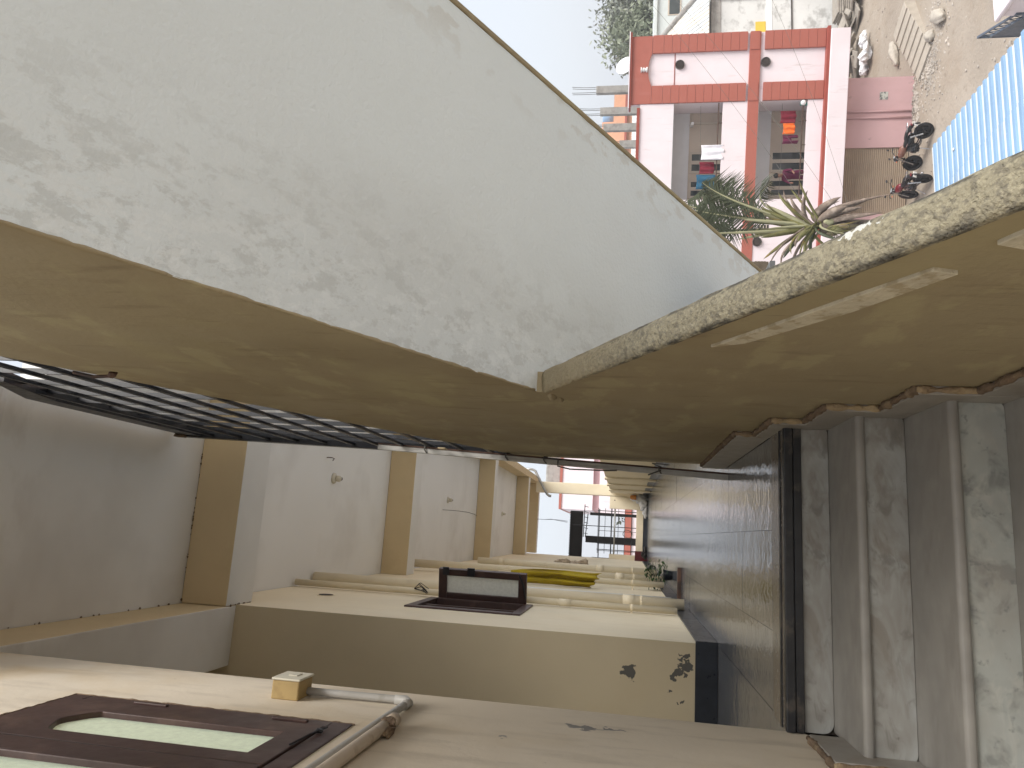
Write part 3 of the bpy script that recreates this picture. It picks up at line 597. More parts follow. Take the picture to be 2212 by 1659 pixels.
# yellow cloth hanging on the pipes
bm = bmesh.new(); g = []
for i in range(49):
    u = i/48; row = []
    for j in range(41):
        v = j/40; wv = .62+.30*v+.10*math.sin(v*5)
        x = XC+.012+.195*(u*wv+.03*noise.noise(Vector((u*3,v*4,7)))*v)
        fold = .030*math.sin(u*13+2.2*v+1.5*noise.noise(Vector((v*2,0,3))))*(.5+v) + .018*math.sin(u*29+3*v)*v
        y = 8.40 + fold + .03*noise.noise(Vector((u*4,v*3,1)))
        z = 1.80-.90*v - .09*u*v*v + .03*noise.noise(Vector((u*9,2,v)))*v**3 + .02*math.sin(u*17)*v**2
        row.append(bm.verts.new((x, y, z)))
    g.append(row)
for i in range(48):
    for j in range(40): bm.faces.new((g[i][j],g[i+1][j],g[i+1][j+1],g[i][j+1]))
me = bpy.data.meshes.new('hanging_cloth'); bm.to_mesh(me); bm.free(); me.materials.append(M['yellow'])
for p in me.polygons: p.use_smooth = True
o = inst('hanging_cloth', me); s_ = o.modifiers.new('s','SOLIDIFY'); s_.thickness = .006
tag(o, 'mustard yellow cloth hanging from the pipes on the corridor wall', 'cloth')
o = MB()
for k in range(5): o.blob((XC+.10+.025*math.sin(k*2), 12.4+.05*k, 1.62-.10*k), (.05,.06,.075), k, .7, 3, fs=2.5)
tag(o.build('cloth_bundle', 'beige_cloth', smooth=True), 'crumpled beige cloth bundle tucked on the far drain pipe', 'cloth')

# small potted plant and a wooden board on the floor
pt = empty('floor_plant', (-.40, 8.95, 0), label='small bushy green plant at the foot of the pipes', cat='plant')
MB().lathe([(.05,0),(.065,.09),(.07,.10),(.055,.10)], n=14).build('pot', 'granite', pt, smooth=True)
lf = MB()
for k in range(260):
    a = random.uniform(0,6.28); h = random.uniform(.06,.30); r = random.uniform(.02,.17)
    c = Vector((r*math.cos(a), r*math.sin(a), h)); d = Vector((math.cos(a+random.uniform(-1,1)), math.sin(a+random.uniform(-1,1)), random.uniform(-.4,.6))).normalized()*.05
    s_ = d.cross(Vector((0,0,1))).normalized()*.02; lf.add([c, c+d*.5+s_, c+d, c+d*.5-s_], [(0,1,2,3)])
lf.build('foliage', 'leaf', pt)
o = MB().box(-.56,-.255,7.48,7.56,.001,.035).build('wooden_board', 'rust', bevel=.003); tag(o, 'narrow brown board lying on the polished floor by the pipes', 'board')

# fittings on the ceiling
def bulb_holder(x, y, label):
    e = empty('bulb_holder', (x,y,CEIL), label=label, cat='lamp holder', group='ceiling lamp holders')
    MB().lathe([(.05,0),(.05,-.018),(.032,-.022)], n=18).build('base', 'holder', e, smooth=True)
    a = MB().lathe([(.026,-.02),(.03,-.06),(.024,-.075),(.018,-.075)], n=16).build('socket', 'holder', e, smooth=True); a.rotation_euler = (R(38),0,0)
    b = MB().lathe([(.02,-.0755),(.012,-.088)], n=14).build('contact', 'hole', e); b.rotation_euler = (R(38),0,0)
bulb_holder(.38, 6.68, 'ivory angled bulb holder, nearest one on the white ceiling')
bulb_holder(.402, 11.3, 'ivory bulb holder on the ceiling between second and third beam')
bulb_holder(.349, 16.5, 'ivory bulb holder on the ceiling, farthest along the corridor')
o = MB().tube([(.557,6.477,CEIL),(.557,6.477,CEIL-.05),(.55,6.49,CEIL-.07),(.53,6.48,CEIL-.06)], .005, 6).build('ceiling_hook', 'rust'); tag(o, 'small bent hook in the ceiling behind the black grille', 'hook')
pts = [(.24+.01*math.sin(t*5), 11.0+2.58*t, CEIL-.012-.13*math.sin(math.pi*t)+.012*math.sin(t*23)) for t in [i/24 for i in range(25)]]
o = MB().tube(pts, .005, 5).build('ceiling_wire', 'wire'); tag(o, 'loose twisted wire sagging under the corridor ceiling', 'wire')

# =================================================================== BLACK GRILLE above the upper flight's parapet
gr = empty('steel_grille', (0,0,0), label='black steel grille between the ochre parapet and the ceiling', cat='grille')
gx0, gx1 = .446, .474
topz = 3.19
ylow = lambda z: 4.2-(z-1.22)/.565       # y where the rake reaches height z
yend = lambda z: 4.40-(z-1.8)*.25
rk = MB(); 
d = Vector((0, -1, .565)).normalized()
rk.prism([(4.40,gl(4.40)+.002),(ylow(topz),topz),(ylow(topz)+.02,topz+.02),(4.40,gl(4.40)+.032)], 0, gx0-.006, gx1+.004).build('raked_rail', 'black', gr)
for z in [1.35+.168*k for k in range(11)]:
    y0 = max(ylow(z)+.01, 2.86+(z-3.2)/.556); y1 = yend(z)
    MB().box(gx0, gx0+.013, y0, y1, z-.011, z+.011).build('bar', 'black', gr)
yy = 1.92
while yy < 4.30:
    z0 = gl(yy)+.01
    zt_ = min(topz, 3.2+(yy-2.86)*.556)
    if z0 < zt_-.05: MB().box(gx0+.0135, gx1+.006, yy-.005, yy+.005, z0, zt_).build('upright', 'black', gr)
    yy += .222
MB().prism([(2.45,2.985),(2.86,3.20),(4.06,3.20),(4.06,3.085),(2.90,3.085),(2.45,2.93)], 0, gx0-.004, gx1+.012).build('top_rail', 'black', gr)
MB().add([(gx0-.012,4.05,3.24),(gx0-.012,4.44,1.2),(gx0-.012,4.49,1.2),(gx0-.012,4.12,3.24),(gx1+.03,4.05,3.24),(gx1+.03,4.44,1.2),(gx1+.03,4.49,1.2),(gx1+.03,4.12,3.24)], [(0,1,2,3),(7,6,5,4),(0,4,5,1),(1,5,6,2),(2,6,7,3),(3,7,4,0)]).build('end_stile', 'black', gr)
MB().blob((gx0-.01,4.04,3.2),(.012,.06,.03),3,.6,2).build('weld', 'mortar_dark', gr)
o = MB().tube([(XP-.004,2.162,2.39),(XP-.018,2.16,2.31),(XP-.014,2.158,2.25),(XP-.004,2.158,2.235)], .006, 7).blob((XP-.008,2.158,2.24),(.012,.012,.014),2,.5,2).build('holdfast', 'rust', gr)
MB().box(gx0-.016, gx0-.01, 4.05, 4.12, 1.57, 1.61).build('packing_block', 'beam', gr)
# batten tied to the grille end, standing on the landing
bt = empty('batten', (.36,4.15,0), label='long grey batten wired upright at the end of the ochre wall', cat='batten')
vb = lambda z: (.352+.046*z, .372+.046*z)
def slant(xa0, xa1, xb0, xb1, y0, y1, z0, z1):
    return MB().add([(xa0,y0,z0),(xa1,y0,z0),(xa1,y1,z0),(xa0,y1,z0),(xb0,y0,z1),(xb1,y0,z1),(xb1,y1,z1),(xb0,y1,z1)], [(0,3,2,1),(4,5,6,7),(0,1,5,4),(2,3,7,6),(0,4,7,3),(1,2,6,5)])
k1 = 2.0; sl_ = .040
p_ = slant(.340-.36,.368-.36,.340-.36+sl_*k1,.368-.36+sl_*k1, -.0, .035, 0, k1).build('face_board', 'plank', bt); 
p_ = slant(.3685-.36,.378-.36,.3685-.36+sl_*k1,.378-.36+sl_*k1, -.004, .038, 0, k1).build('edge_strip', 'rust', bt)
for k, z in enumerate((.36, 1.0, 1.22, 1.7)):
    x = sl_*z; w_ = MB().tube([(x-.016,-.006,z),(x+.0,-.012,z+.012),(x+.022,-.008,z+.01),(x+.024,.04,z),(x-.012,.04,z-.01),(x-.016,-.006,z)], .004, 6)
    if k == 0: w_.tube([(x+.02,-.01,z+.01),(x+.035,-.02,z+.05),(x+.03,-.02,z-.04)], .003, 5).tube([(x,-.012,z),(x-.03,-.02,z+.07)], .004, 5)
    w_.build('tie_wire', 'wire', bt)
MB().tube([(.05,-.012,.93),(.008,-.03,.93),(-.006,-.035,.86),(-.004,-.035,.66),(-.0,-.03,.60)], .004, 6).build('tie_wire', 'wire', bt)

# rails behind the batten (thin black bars of the landing railing)
rl = empty('landing_railing', (.5,4.5,0), label='thin black rods of the landing railing seen past the batten', cat='railing')
for (a, b, r) in (((.0,0,.12),(.03,.1,1.3),.008), ((.03,.0,.1),(.06,.05,1.3),.006), ((.0,.02,.55),(.12,.3,.2),.006), ((.02,.02,.95),(.09,.2,.75),.006)):
    MB().tube([a,b], r, 6).build('rod', 'black', rl)

# =================================================================== CORRIDOR: outer parapet, column, end wall
cp = empty('corridor_parapet', label='waist high cream parapet along the open side of the corridor', cat='wall')
MB().box(1.13, 1.24, 5.6, 19.9, -.2, .97).build('wall', 'cream', cp, bevel=.01)
for y in (6.2, 10.2, 14.4, 16.2, 18.0): MB().box(1.09, 1.13, y, y+.35, 0, .985).build('pilaster', 'cream', cp, bevel=.008)
for i in range(9): MB().box(1.118, 1.129, 5.6+i*1.6, 5.6+(i+1)*1.6-.004, .0, .13).build('skirting', 'granite', cp)
MB().box(1.13, 1.5, 5.45, 5.56, -.2, .97).build('return_wall', 'cream', cp)
o = MB().box(1.06, 1.35, 19.95, 20.22, -.2, 2.984).build('column', 'cream', bevel=.012); tag(o, 'cream square column holding the far end of the corridor roof', 'column')
ew = empty('end_wall', label='low cream end wall with raised ends closing the corridor', cat='wall')
MB().box(-.75, .74, 20.0, 20.12, .10, .28).build('sill_wall', 'cream', ew, bevel=.006)
MB().box(-.75, 1.05, 19.985, 20.13, -.2, .098).build('dark_base', 'granite', ew)
MB().box(-.9, -.45, 19.99, 20.14, .10, .965).build('raised_end', 'cream', ew, bevel=.008)
MB().box(.73, 1.056, 19.97, 20.14, .10, .99).build('raised_end', 'cream', ew, bevel=.008)
MB().lathe([(.016,0),(.016,.004)], (.95,19.966,.86), 10, 1).build('drain_hole', 'hole', ew)
# railing on the end wall
er = empty('end_railing', (0,20.06,0), label='thin dark railing bars on top of the low end wall', cat='railing')
for z, r in ((.93,.016),(.40,.010),(1.28,.008)): MB().tube([(-.45,0,z),(.73,0,z)], r, 8).build('rail', 'black', er)
for x in (-.38, -.2, -.02, .14): MB().tube([(x,.02,.28),(x,.02,1.28)], .007, 6).build('upright', 'black', er)
for z in (.58,.75,1.1): MB().tube([(-.45,.03,z),(.73,.03,z)], .007, 6).build('rail', 'black', er)
for x in (-.35, .25, .66): MB().tube([(x,0,.28),(x,0,1.95 if x == .25 else 1.3)], .010, 8).build('upright', 'black', er)
MB().tube([(-.45,-.05,.845),(.73,-.05,.845)], .022, 10).build('pale_rail', 'galv', er, smooth=True)
# dark awning on posts beyond
aw = empty('dark_awning', (0,21.4,0), label='black corrugated awning on thick dark posts beyond the corridor end', cat='awning')
k = 21.4/20
c_ = lambda z: .54+(z-.54)*k
aws = MB()
nn = 26
for i in range(nn):
    xa, xb = -1.2+i*1.86/nn, -1.2+(i+.6)*1.86/nn
    aws.box(xa, xb, -.06-.0, .02, c_(1.68), c_(2.03)); aws.box(xb, -1.2+(i+1)*1.86/nn, -.035, .02, c_(1.68), c_(2.015))
aws.build('sheet', 'awning', aw)
for x, w_, z1 in ((-.11,.095,1.60),(.605,.04,1.5),(-.66,.06,1.42)): MB().box(x-w_, x+w_, 0.03, .16, gz, c_(z1)).build('post', 'awning', aw)
MB().tube([(.85,-.1,c_(1.64)),(-.06,-.1,c_(1.655))], .014, 6).tube([(.60,-.1,c_(1.55)),(-.06,-.1,c_(1.60))], .014, 6).build('ladder_rail', 'black', aw)
for i in range(6):
    x = .8-.15*i; MB().tube([(x,-.1,c_(1.65)),(x-.02,-.1,c_(1.54))], .010, 6).build('rung', 'black', aw)
MB().box(-.8, .75, .04, .1, c_(1.24), c_(1.265)).build('crossbar', 'awning', aw)
# things at the end of the corridor
o = MB()
for k, (x, y, z, a, b, c2) in enumerate(((1.02,19.72,.17,.12,.14,.18),(.86,19.70,.10,.16,.14,.11),(.70,19.72,.06,.17,.12,.07),(1.03,19.75,.36,.09,.09,.10))):
    o.blob((x,y,z), (a,b,c2), k, .6, 3, fs=2.6)
tag(o.build('white_sack', 'plastic_white', smooth=True), 'crumpled white sack slumped against the right end wall', 'sack')
o = MB().lathe([(.0,0),(.055,.0),(.06,.02),(.06,.12),(.045,.14),(.045,.16),(0,.165)], (1.03,19.55,.30), 16).build('amber_jar', 'amber', smooth=True); tag(o, 'amber orange jar resting on the white sack', 'jar')
mbx = empty('shoe_rack', (-.53,19.75,0), label='dark maroon cabinet on the floor by the left end wall', cat='cabinet')
MB().box(-.22,.20,-.12,.12,.0,.30).build('body', 'maroon_box', mbx, bevel=.008); MB().box(-.20,.18,-.128,-.121,.02,.28).build('door', 'maroon_box', mbx, bevel=.004)
o = MB().blob((-.30,19.45,.05),(.10,.07,.05),3,.5,2).blob((-.44,19.35,.05),(.09,.08,.05),5,.5,2).blob((-.40,19.40,.11),(.07,.06,.04),6,.5,2).build('dark_bag', 'hair', smooth=True); tag(o, 'black bag slumped on the floor before the maroon cabinet', 'bag')
pts = [(.09+.10*math.cos(a)+.01*math.sin(a*3), 19.93-.012*math.sin(a*2), .50+.12*math.sin(a)) for a in [i*6.283/30*2.1 for i in range(31)]]
o = MB().tube(pts, .009, 6).build('coiled_cable', 'wire'); tag(o, 'loop of grey cable hung on the end railing', 'cable')
pts = [(.35,20.6,2.78),(.37,20.6,2.6),(.33,20.6,2.3),(.31,20.6,2.15),(.34,20.6,2.14),(.36,20.6,2.35),(.36,20.6,2.6),(.35,20.6,2.78),(.35,20.6,2.99)]
o = MB().tube(pts, .006, 5).build('hanging_wire', 'black'); tag(o, 'thin wire loop dangling from the last roof beam', 'wire')
pts = [(1.66,19.9,3.33),(1.66,19.9,3.12),(1.62,19.9,3.02),(1.4,19.86,2.9),(1.10,19.83,2.72),(1.01,19.83,2.66),(.965,19.83,2.60),(.965,19.83,2.55)]
o = MB().tube(pts, .035, 10).build('rain_spout', 'galv', smooth=True); tag(o, 'grey rain spout elbow at the far roof corner', 'pipe')

# far houses seen past the corridor end
fh = empty('far_pink_house', (0,40,0), label='pale pink house with a red roof line beyond the corridor end', cat='house')
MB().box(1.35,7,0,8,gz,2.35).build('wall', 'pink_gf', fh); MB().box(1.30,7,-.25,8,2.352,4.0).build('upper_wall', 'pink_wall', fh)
MB().box(1.28,7.05,-.30,8,4.002,4.14).build('roof_trim', 'red', fh); MB().box(2.5,6,.5,3,4.142,5.0).build('water_tank', 'concrete', fh, bevel=.1)
MB().box(1.2,3.4,-.6,-.3,gz,2.0).build('front_wall', 'pink_wall', fh)
MB().box(-2.6,3.0,-3.0,-2.7,.30,.62).build('red_ledge', 'red', fh)
MB().box(-2.6,3.0,-2.9,-2.5,gz,.299).build('terrace_wall', 'pink_wall', fh)

# =================================================================== OUTSIDE: the pink and red house across the street
HQ = (16.235, 26.0)
ph = empty('pink_red_house', (HQ[0], HQ[1], 0), R(-16), label='pale pink two storey house with red tiled columns, open balconies and shop below', cat='house')
body = MB()
body.box(-9,.13,0,.22,-.757,.5).box(-9,-3.5,0,.22,-3.49,-.757).box(-9,-3.5,0,.22,-6.19,-3.89)
body.box(-3.5,.13,0,.16,-3.49,-2.6).box(-3.5,.13,0,.16,-6.19,-5.65)
body.box(.13,2.66,.06,.25,-6.19,.86)
body.box(2.45,2.655,.25,8,-6.19,.86).box(-9,-8.8,.25,8,-6.19,.5).box(-9,2.45,7.8,8,-6.19,.5)
body.box(.135,.30,.25,1.5,-6.19,.1).box(-3.66,-3.5,.22,1.5,-6.19,.1)
body.build('wall', 'pink_wall', ph)
MB().box(-9,2.6,.23,7.9,-.757+.12,.2).build('roof_slab', 'concrete', ph)
for z in (-.757, -3.89): MB().box(-3.5,.134,.0 if z > -1 else .01,1.5,z-.02,z-.001 if z>-1 else z-.001).build('balcony_ceiling', 'balc_ceil', ph)
for z in (-3.6, -6.4): MB().box(-3.5,.134,.16,1.5,z-.1,z).build('balcony_floor', 'concrete', ph)
MB().box(-3.5,.134,1.42,1.55,-6.19,-.78).build('back_wall', 'balc_wall', ph)
for z in (-.78,-3.91): MB().box(-3.49,.13,1.395,1.419,z-.70,z-.02).build('lintel', 'balc_ceil', ph)
# red bands and trims
MB().box(-9,2.66,-.03,.2,-3.89,-3.49).build('red_band', 'red', ph, bevel=.01)
MB().box(-9,2.69,-.22,.1,-6.30,-6.19).build('red_ledge', 'red_dark', ph, bevel=.01)
MB().box(-9,2.56,-.30,.4,-6.97,-6.302).build('fascia', 'pink_wall', ph, bevel=.02)
MB().box(-9,.0,-.06,.3,.502,.62).build('roof_trim', 'red_dark', ph, bevel=.01)
cr = MB().box(.0,2.80,-.12,.5,.862,.93).build('cornice', 'red_dark', ph, bevel=.01); MB().box(-.02,2.82,-.14,.5,.932,.97).build('cornice_cap', 'pink_wall', cr)
# red block over the panel (chamfered, arched lower edge)
pts = [(.14,.858),(2.655,.858),(2.655,.10),(2.02,.10),(1.75,.20),(1.413,.245),(1.07,.20),(.80,.10),(.14,.10)]
me = MB().prism(pts, 1, -.035, .055).mesh('red_head', 'red'); bmw = bmesh.new(); bmw.from_mesh(me); bmesh.ops.triangulate(bmw, faces=[f for f in bmw.faces if len(f.verts) > 4]); bmw.to_mesh(me); bmw.free(); inst('red_head', me, ph)
tl = MB().box(-.33,.33,-.05,.055,.004,.302).mesh('cladding_tile', 'red')
z = -6.18; 
while z < -.2:
    for s in (.472, 2.338):
        if not (-4.05 < z+.15 < -3.33): inst('cladding_tile', tl, ph, (s, random.uniform(-.004,.004), z), scale=(1,1,1.0))
    z += .308
for s in (.472, 2.338): inst('cladding_tile', tl, ph, (s, 0, -.22), scale=(1,1,1.02)); inst('cladding_tile', tl, ph, (s, -.004, -3.84), scale=(1,1,1.1))
MB().box(.81,2.01,.045,.058,-.775,-.745).build('panel_line', 'red_dark', ph)
orn = MB().lathe([(.10,0),(.10,.05),(.06,.06),(.06,.11),(.085,.12),(.085,.16),(.06,.17),(.06,.21),(.10,.22),(.10,.26)], (1.41,-.04,.26), 14).build('ornament', 'porcelain', ph, smooth=False)
for s, z in ((1.57,-.95),(1.55,-4.09),(-5.1,-4.04)):
    v_ = MB().lathe([(.175,-.045),(.175,.03),(.15,.03),(.15,-.045)], (s,.03 if s>0 else -.03,z), 24, 1, cap=False).build('round_vent', 'concrete', ph, smooth=False)
    MB().lathe([(.15,-.03),(.15,-.028)], (s,.03 if s>0 else -.03,z), 24, 1).build('vent_hole', 'hole', v_)
# railing pipes and windows in the balconies
for z in (-2.45, -5.5):
    MB().tube([(-3.5,.06,z),(.12,.06,z)], .022, 8).build('handrail', 'rust', ph)
    for s in (-.62,-1.5,-2.5): MB().box(s-.012,s+.012,.05,.075,z-.16,z).build('rail_post', 'rust', ph)
for z1, hgt in ((-1.52,1.6),(-4.63,1.6)):
    for (a, b) in ((-1.38,-2.22),(-2.47,-3.2)):
        wf_ = MB().box(b,a,1.38,1.42,z1-.09,z1).box(b,a,1.38,1.42,z1-hgt,z1-hgt+.08).box(a-.09,a,1.38,1.42,z1-hgt+.08,z1-.09).box(b,b+.09,1.38,1.42,z1-hgt+.08,z1-.09).box((a+b)/2-.07,(a+b)/2+.07,1.375,1.42,z1-hgt+.08,z1-.09).build('window', 'win_frame', ph)
        MB().box(b+.09,(a+b)/2-.07,1.41,1.418,z1-hgt+.08,z1-.09).build('pane', 'dark_glass', wf_); MB().box((a+b)/2+.07,a-.09,1.41,1.418,z1-hgt+.08,z1-.09).build('pane', 'dark_glass', wf_)
    dr = MB().box(-.30,-.22,1.36,1.42,z1-1.95,z1-.02).box(-.22,.13,1.38,1.42,z1-.10,z1-.02).build('door', 'win_frame', ph)
    MB().box(-.22,.12,1.41,1.418,z1-1.95,z1-.10).build('door_leaf', 'balc_wall', dr)
MB().box(-.42,-.31,1.0,1.4,-1.62,-1.50).build('meter_box', 'porcelain', ph, bevel=.02)
MB().blob((.03,.02,-5.5),(.10,.10,.10),1,.02,3).build('globe_lamp', 'porcelain', ph, smooth=True)
MB().box(-.05,.06,.05,.12,-5.66,-5.40).build('globe_bracket', 'green_plastic', ph)
# ground floor, set back, with roller shutter and pipes
gf = MB().box(-1.53,1.04,.6,.8,gz-.1,-6.97).box(-9,-4.0,.6,.8,gz-.1,-6.97).box(-4.0,-1.53,.6,.8,-7.19,-6.97).box(.85,1.035,.8,7.9,gz-.1,-6.97)
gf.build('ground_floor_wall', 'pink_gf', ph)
shm = MB(); z = gz+.02
while z < -7.20:
    shm.prism([(.70,z),(.665,z+.015),(.655,z+.035),(.665,z+.055),(.70,z+.07)], 0, -4.0, -1.53); z += .0705
shm.build('roller_shutter', 'shutter', ph)
for s in (-.22,-.45):
    MB().tube([(s,.56,-6.98),(s,.56,gz+.05)], .035, 8).build('down_pipe', 'pink_gf', ph, smooth=True)
MB().box(.22,.50,.588,.598,-8.62,-8.33).build('torn_notice', 'paper', ph)
for (s,z) in ((-4.63,-4.25),(-4.05,-4.15),(-6.0,-4.2)):
    g_ = MB().box(s-.17,s+.17,-.012,.0,z-.2,z+.2).build('small_window', 'hole', ph)
    MB().box(s-.17,s+.17,-.03,-.014,z-.02,z+.01).box(s-.17,s+.17,-.03,-.014,z+.09,z+.12).box(s-.17,s+.17,-.03,-.014,z-.13,z-.10).box(s-.02,s+.0,-.03,-.014,z-.2,z+.2).build('grille_bars', 'win_frame', g_)
# columns waiting for another storey, with starter bars
for s, zt in ((1.37,2.31),(.50,2.13),(-.16,1.98),(-.85,1.3)):
    c1 = MB().box(s-.145,s+.145,2.0,2.3,.2,zt).build('roof_column', 'concrete', ph, bevel=.01)
    for a, b in ((-.1,2.04),(.1,2.04),(-.1,2.26),(.1,2.26)):
        MB().tube([(s+a,b,zt),(s+a*1.05,b,zt+.5),(s+a*1.2+.02,b,zt+1.0)], .012, 5).build('rebar', 'wire', c1)
ds = MB()
prof = [(.0,.0),(.2,.02),(.38,.07),(.5,.14),(.52,.15),(.5,.165),(.36,.10),(.18,.045),(0,.025)]
ds.lathe(prof, n=24)
d_ = ds.build('satellite_dish', 'porcelain', ph, smooth=True); d_.location = (1.85,1.0,1.08); d_.rotation_euler = (R(70), R(12), R(25)); d_.scale = (.85,.75,1)
MB().tube([(1.85,1.05,.2),(1.85,1.05,1.05)], .03, 8).build('dish_mast', 'galv', ph)

# laundry and its lines on the balconies
def cloth(name, mt, s0, s1, zt, zb2, label, d=.28, cut=None):
    nu, nv = 18, 18; bm = bmesh.new(); g = []
    c, s_ = math.cos(R(-16)), math.sin(R(-16))
    sd_ = random.uniform(0,50)
    for i in range(nu+1):
        row = []
        for j in range(nv+1):
            u, v = i/nu, j/nv; a = s0+(s1-s0)*u
            z = zt+(zb2-zt)*v - .03*math.sin(math.pi*u) + .02*noise.noise(Vector((u*3,v*3,sd_)))*v
            q = d + .03*math.sin(u*13+sd_)*(.3+v) + .02*noise.noise(Vector((u*5,v*4,sd_)))
            row.append(bm.verts.new((HQ[0]+a*c-q*s_, HQ[1]+a*s_+q*c, z)))
        g.append(row)
    for i in range(nu):
        for j in range(nv):
            if cut and cut((i+.5)/nu, (j+.5)/nv): continue
            bm.faces.new((g[i][j],g[i+1][j],g[i+1][j+1],g[i][j+1]))
    for v in [v for v in bm.verts if not v.link_faces]: bm.verts.remove(v)
    me = bpy.data.meshes.new(name); bm.to_mesh(me); bm.free(); me.materials.append(M[mt])
    for p in me.polygons: p.use_smooth = True
    o = inst(name, me); k_ = o.modifiers.new('s','SOLIDIFY'); k_.thickness = .012
    return tag(o, label, 'laundry', 'laundry on the balconies')
cloth('hanging_sheet', 'white_cloth', -2.0, -1.45, -1.85, -2.68, 'white sheet hung over the upper balcony rail', d=.02)
cloth('hanging_cloth', 'maroon_cloth', -2.47, -2.03, -1.82, -2.36, 'maroon cloth on the upper balcony line beside the white sheet')
cloth('hanging_cloth', 'teal_cloth', -3.05, -2.5, -1.72, -2.44, 'teal blue cloth on the upper balcony line')
cloth('hanging_cloth', 'maroon_cloth', -.64, -.19, -4.74, -5.29, 'maroon garment on the lower balcony line beside the orange shirt')
cloth('hanging_shirt', 'orange_cloth', -1.05, -.65, -4.84, -5.26, 'bright orange shirt drying on the lower balcony line', d=.24)
cloth('hanging_shorts', 'purple_cloth', -1.40, -1.08, -4.85, -5.40, 'plum shorts drying on the lower balcony line', cut=lambda u, v: v > .58 and .34 < u < .66)
c, s_ = math.cos(R(-16)), math.sin(R(-16))
for z, lb in ((-1.80,'washing line of the upper balcony'), (-4.80,'washing line of the lower balcony')):
    pts = [(HQ[0]+a*c-.28*s_, HQ[1]+a*s_+.28*c, z-.04*math.sin(math.pi*(a+3.5)/3.6)) for a in [-3.5+3.6*i/12 for i in range(13)]]
    o = MB().tube(pts, .006, 5).build('washing_line', 'wire'); tag(o, lb, 'line')

# person on the lower balcony: skin-modifier body, one continuous mesh
def person():
    bm = bmesh.new(); sk = bm.verts.layers.skin.verify()
    J = {}
    def v(n, p, r):
        x = bm.verts.new(p); x[sk].radius = (r, r); J[n] = x
    v('pel',(0,0,.92),.14); v('wst',(.01,.03,1.06),.125); v('chs',(-.02,.10,1.28),.145); v('nck',(-.03,.15,1.44),.055); v('hd0',(-.03,.19,1.53),.085); v('hd1',(-.03,.22,1.64),.085)
    for sgn, n in ((-1,'l'),(1,'r')):
        v(n+'hip',(.10*sgn,0,.86),.10); v(n+'kn',(.11*sgn,.04,.48),.07); v(n+'an',(.11*sgn,-.02,.09),.045); v(n+'to',(.12*sgn,.14,.04),.04)
        v(n+'sh',(.17*sgn-.02,.11,1.37),.065); v(n+'el',(.26*sgn,.20,1.14),.045); v(n+'wr',(.20*sgn,.38,1.06),.032); v(n+'hn',(.18*sgn,.44,1.05),.03)
    E_ = [('pel','wst'),('wst','chs'),('chs','nck'),('nck','hd0'),('hd0','hd1')]
    for n in 'lr': E_ += [('pel',n+'hip'),(n+'hip',n+'kn'),(n+'kn',n+'an'),(n+'an',n+'to'),('chs',n+'sh'),(n+'sh',n+'el'),(n+'el',n+'wr'),(n+'wr',n+'hn')]
    for a, b in E_: bm.edges.new((J[a], J[b]))
    J['pel'][sk].use_root = True
    me = bpy.data.meshes.new('body'); bm.to_mesh(me); bm.free()
    o = bpy.data.objects.new('person_tmp', me); COL.objects.link(o)
    o.modifiers.new('skin','SKIN'); sb = o.modifiers.new('sub','SUBSURF'); sb.levels = 2
    dg = bpy.context.evaluated_depsgraph_get(); m2 = bpy.data.meshes.new_from_object(o.evaluated_get(dg)); bpy.data.objects.remove(o)
    m2.materials.clear()
    for k in ('skin','purple_cloth','hair'): m2.materials.append(M[k])
    for p in m2.polygons:
        z = p.center.z; ax = abs(p.center.x)
        p.material_index = 0 if z > 1.43 or p.center.y > .30 or (z < .12) else 1
        p.use_smooth = True
    e = empty('person', label='person in a plum top leaning at the lower balcony rail', cat='person')
    b = inst('body', m2, e)
    MB().blob((-.03,.19,1.66),(.10,.11,.10),2,.12,3).blob((-.03,.10,1.62),(.06,.06,.08),3,.1,2).build('hair', 'hair', e, smooth=True)
    return e
pe = person(); a, q = -2.45, .75
pe.location = (HQ[0]+a*c-q*s_, HQ[1]+a*s_+q*c, -6.4); pe.rotation_euler = (0,0,R(-16+150))

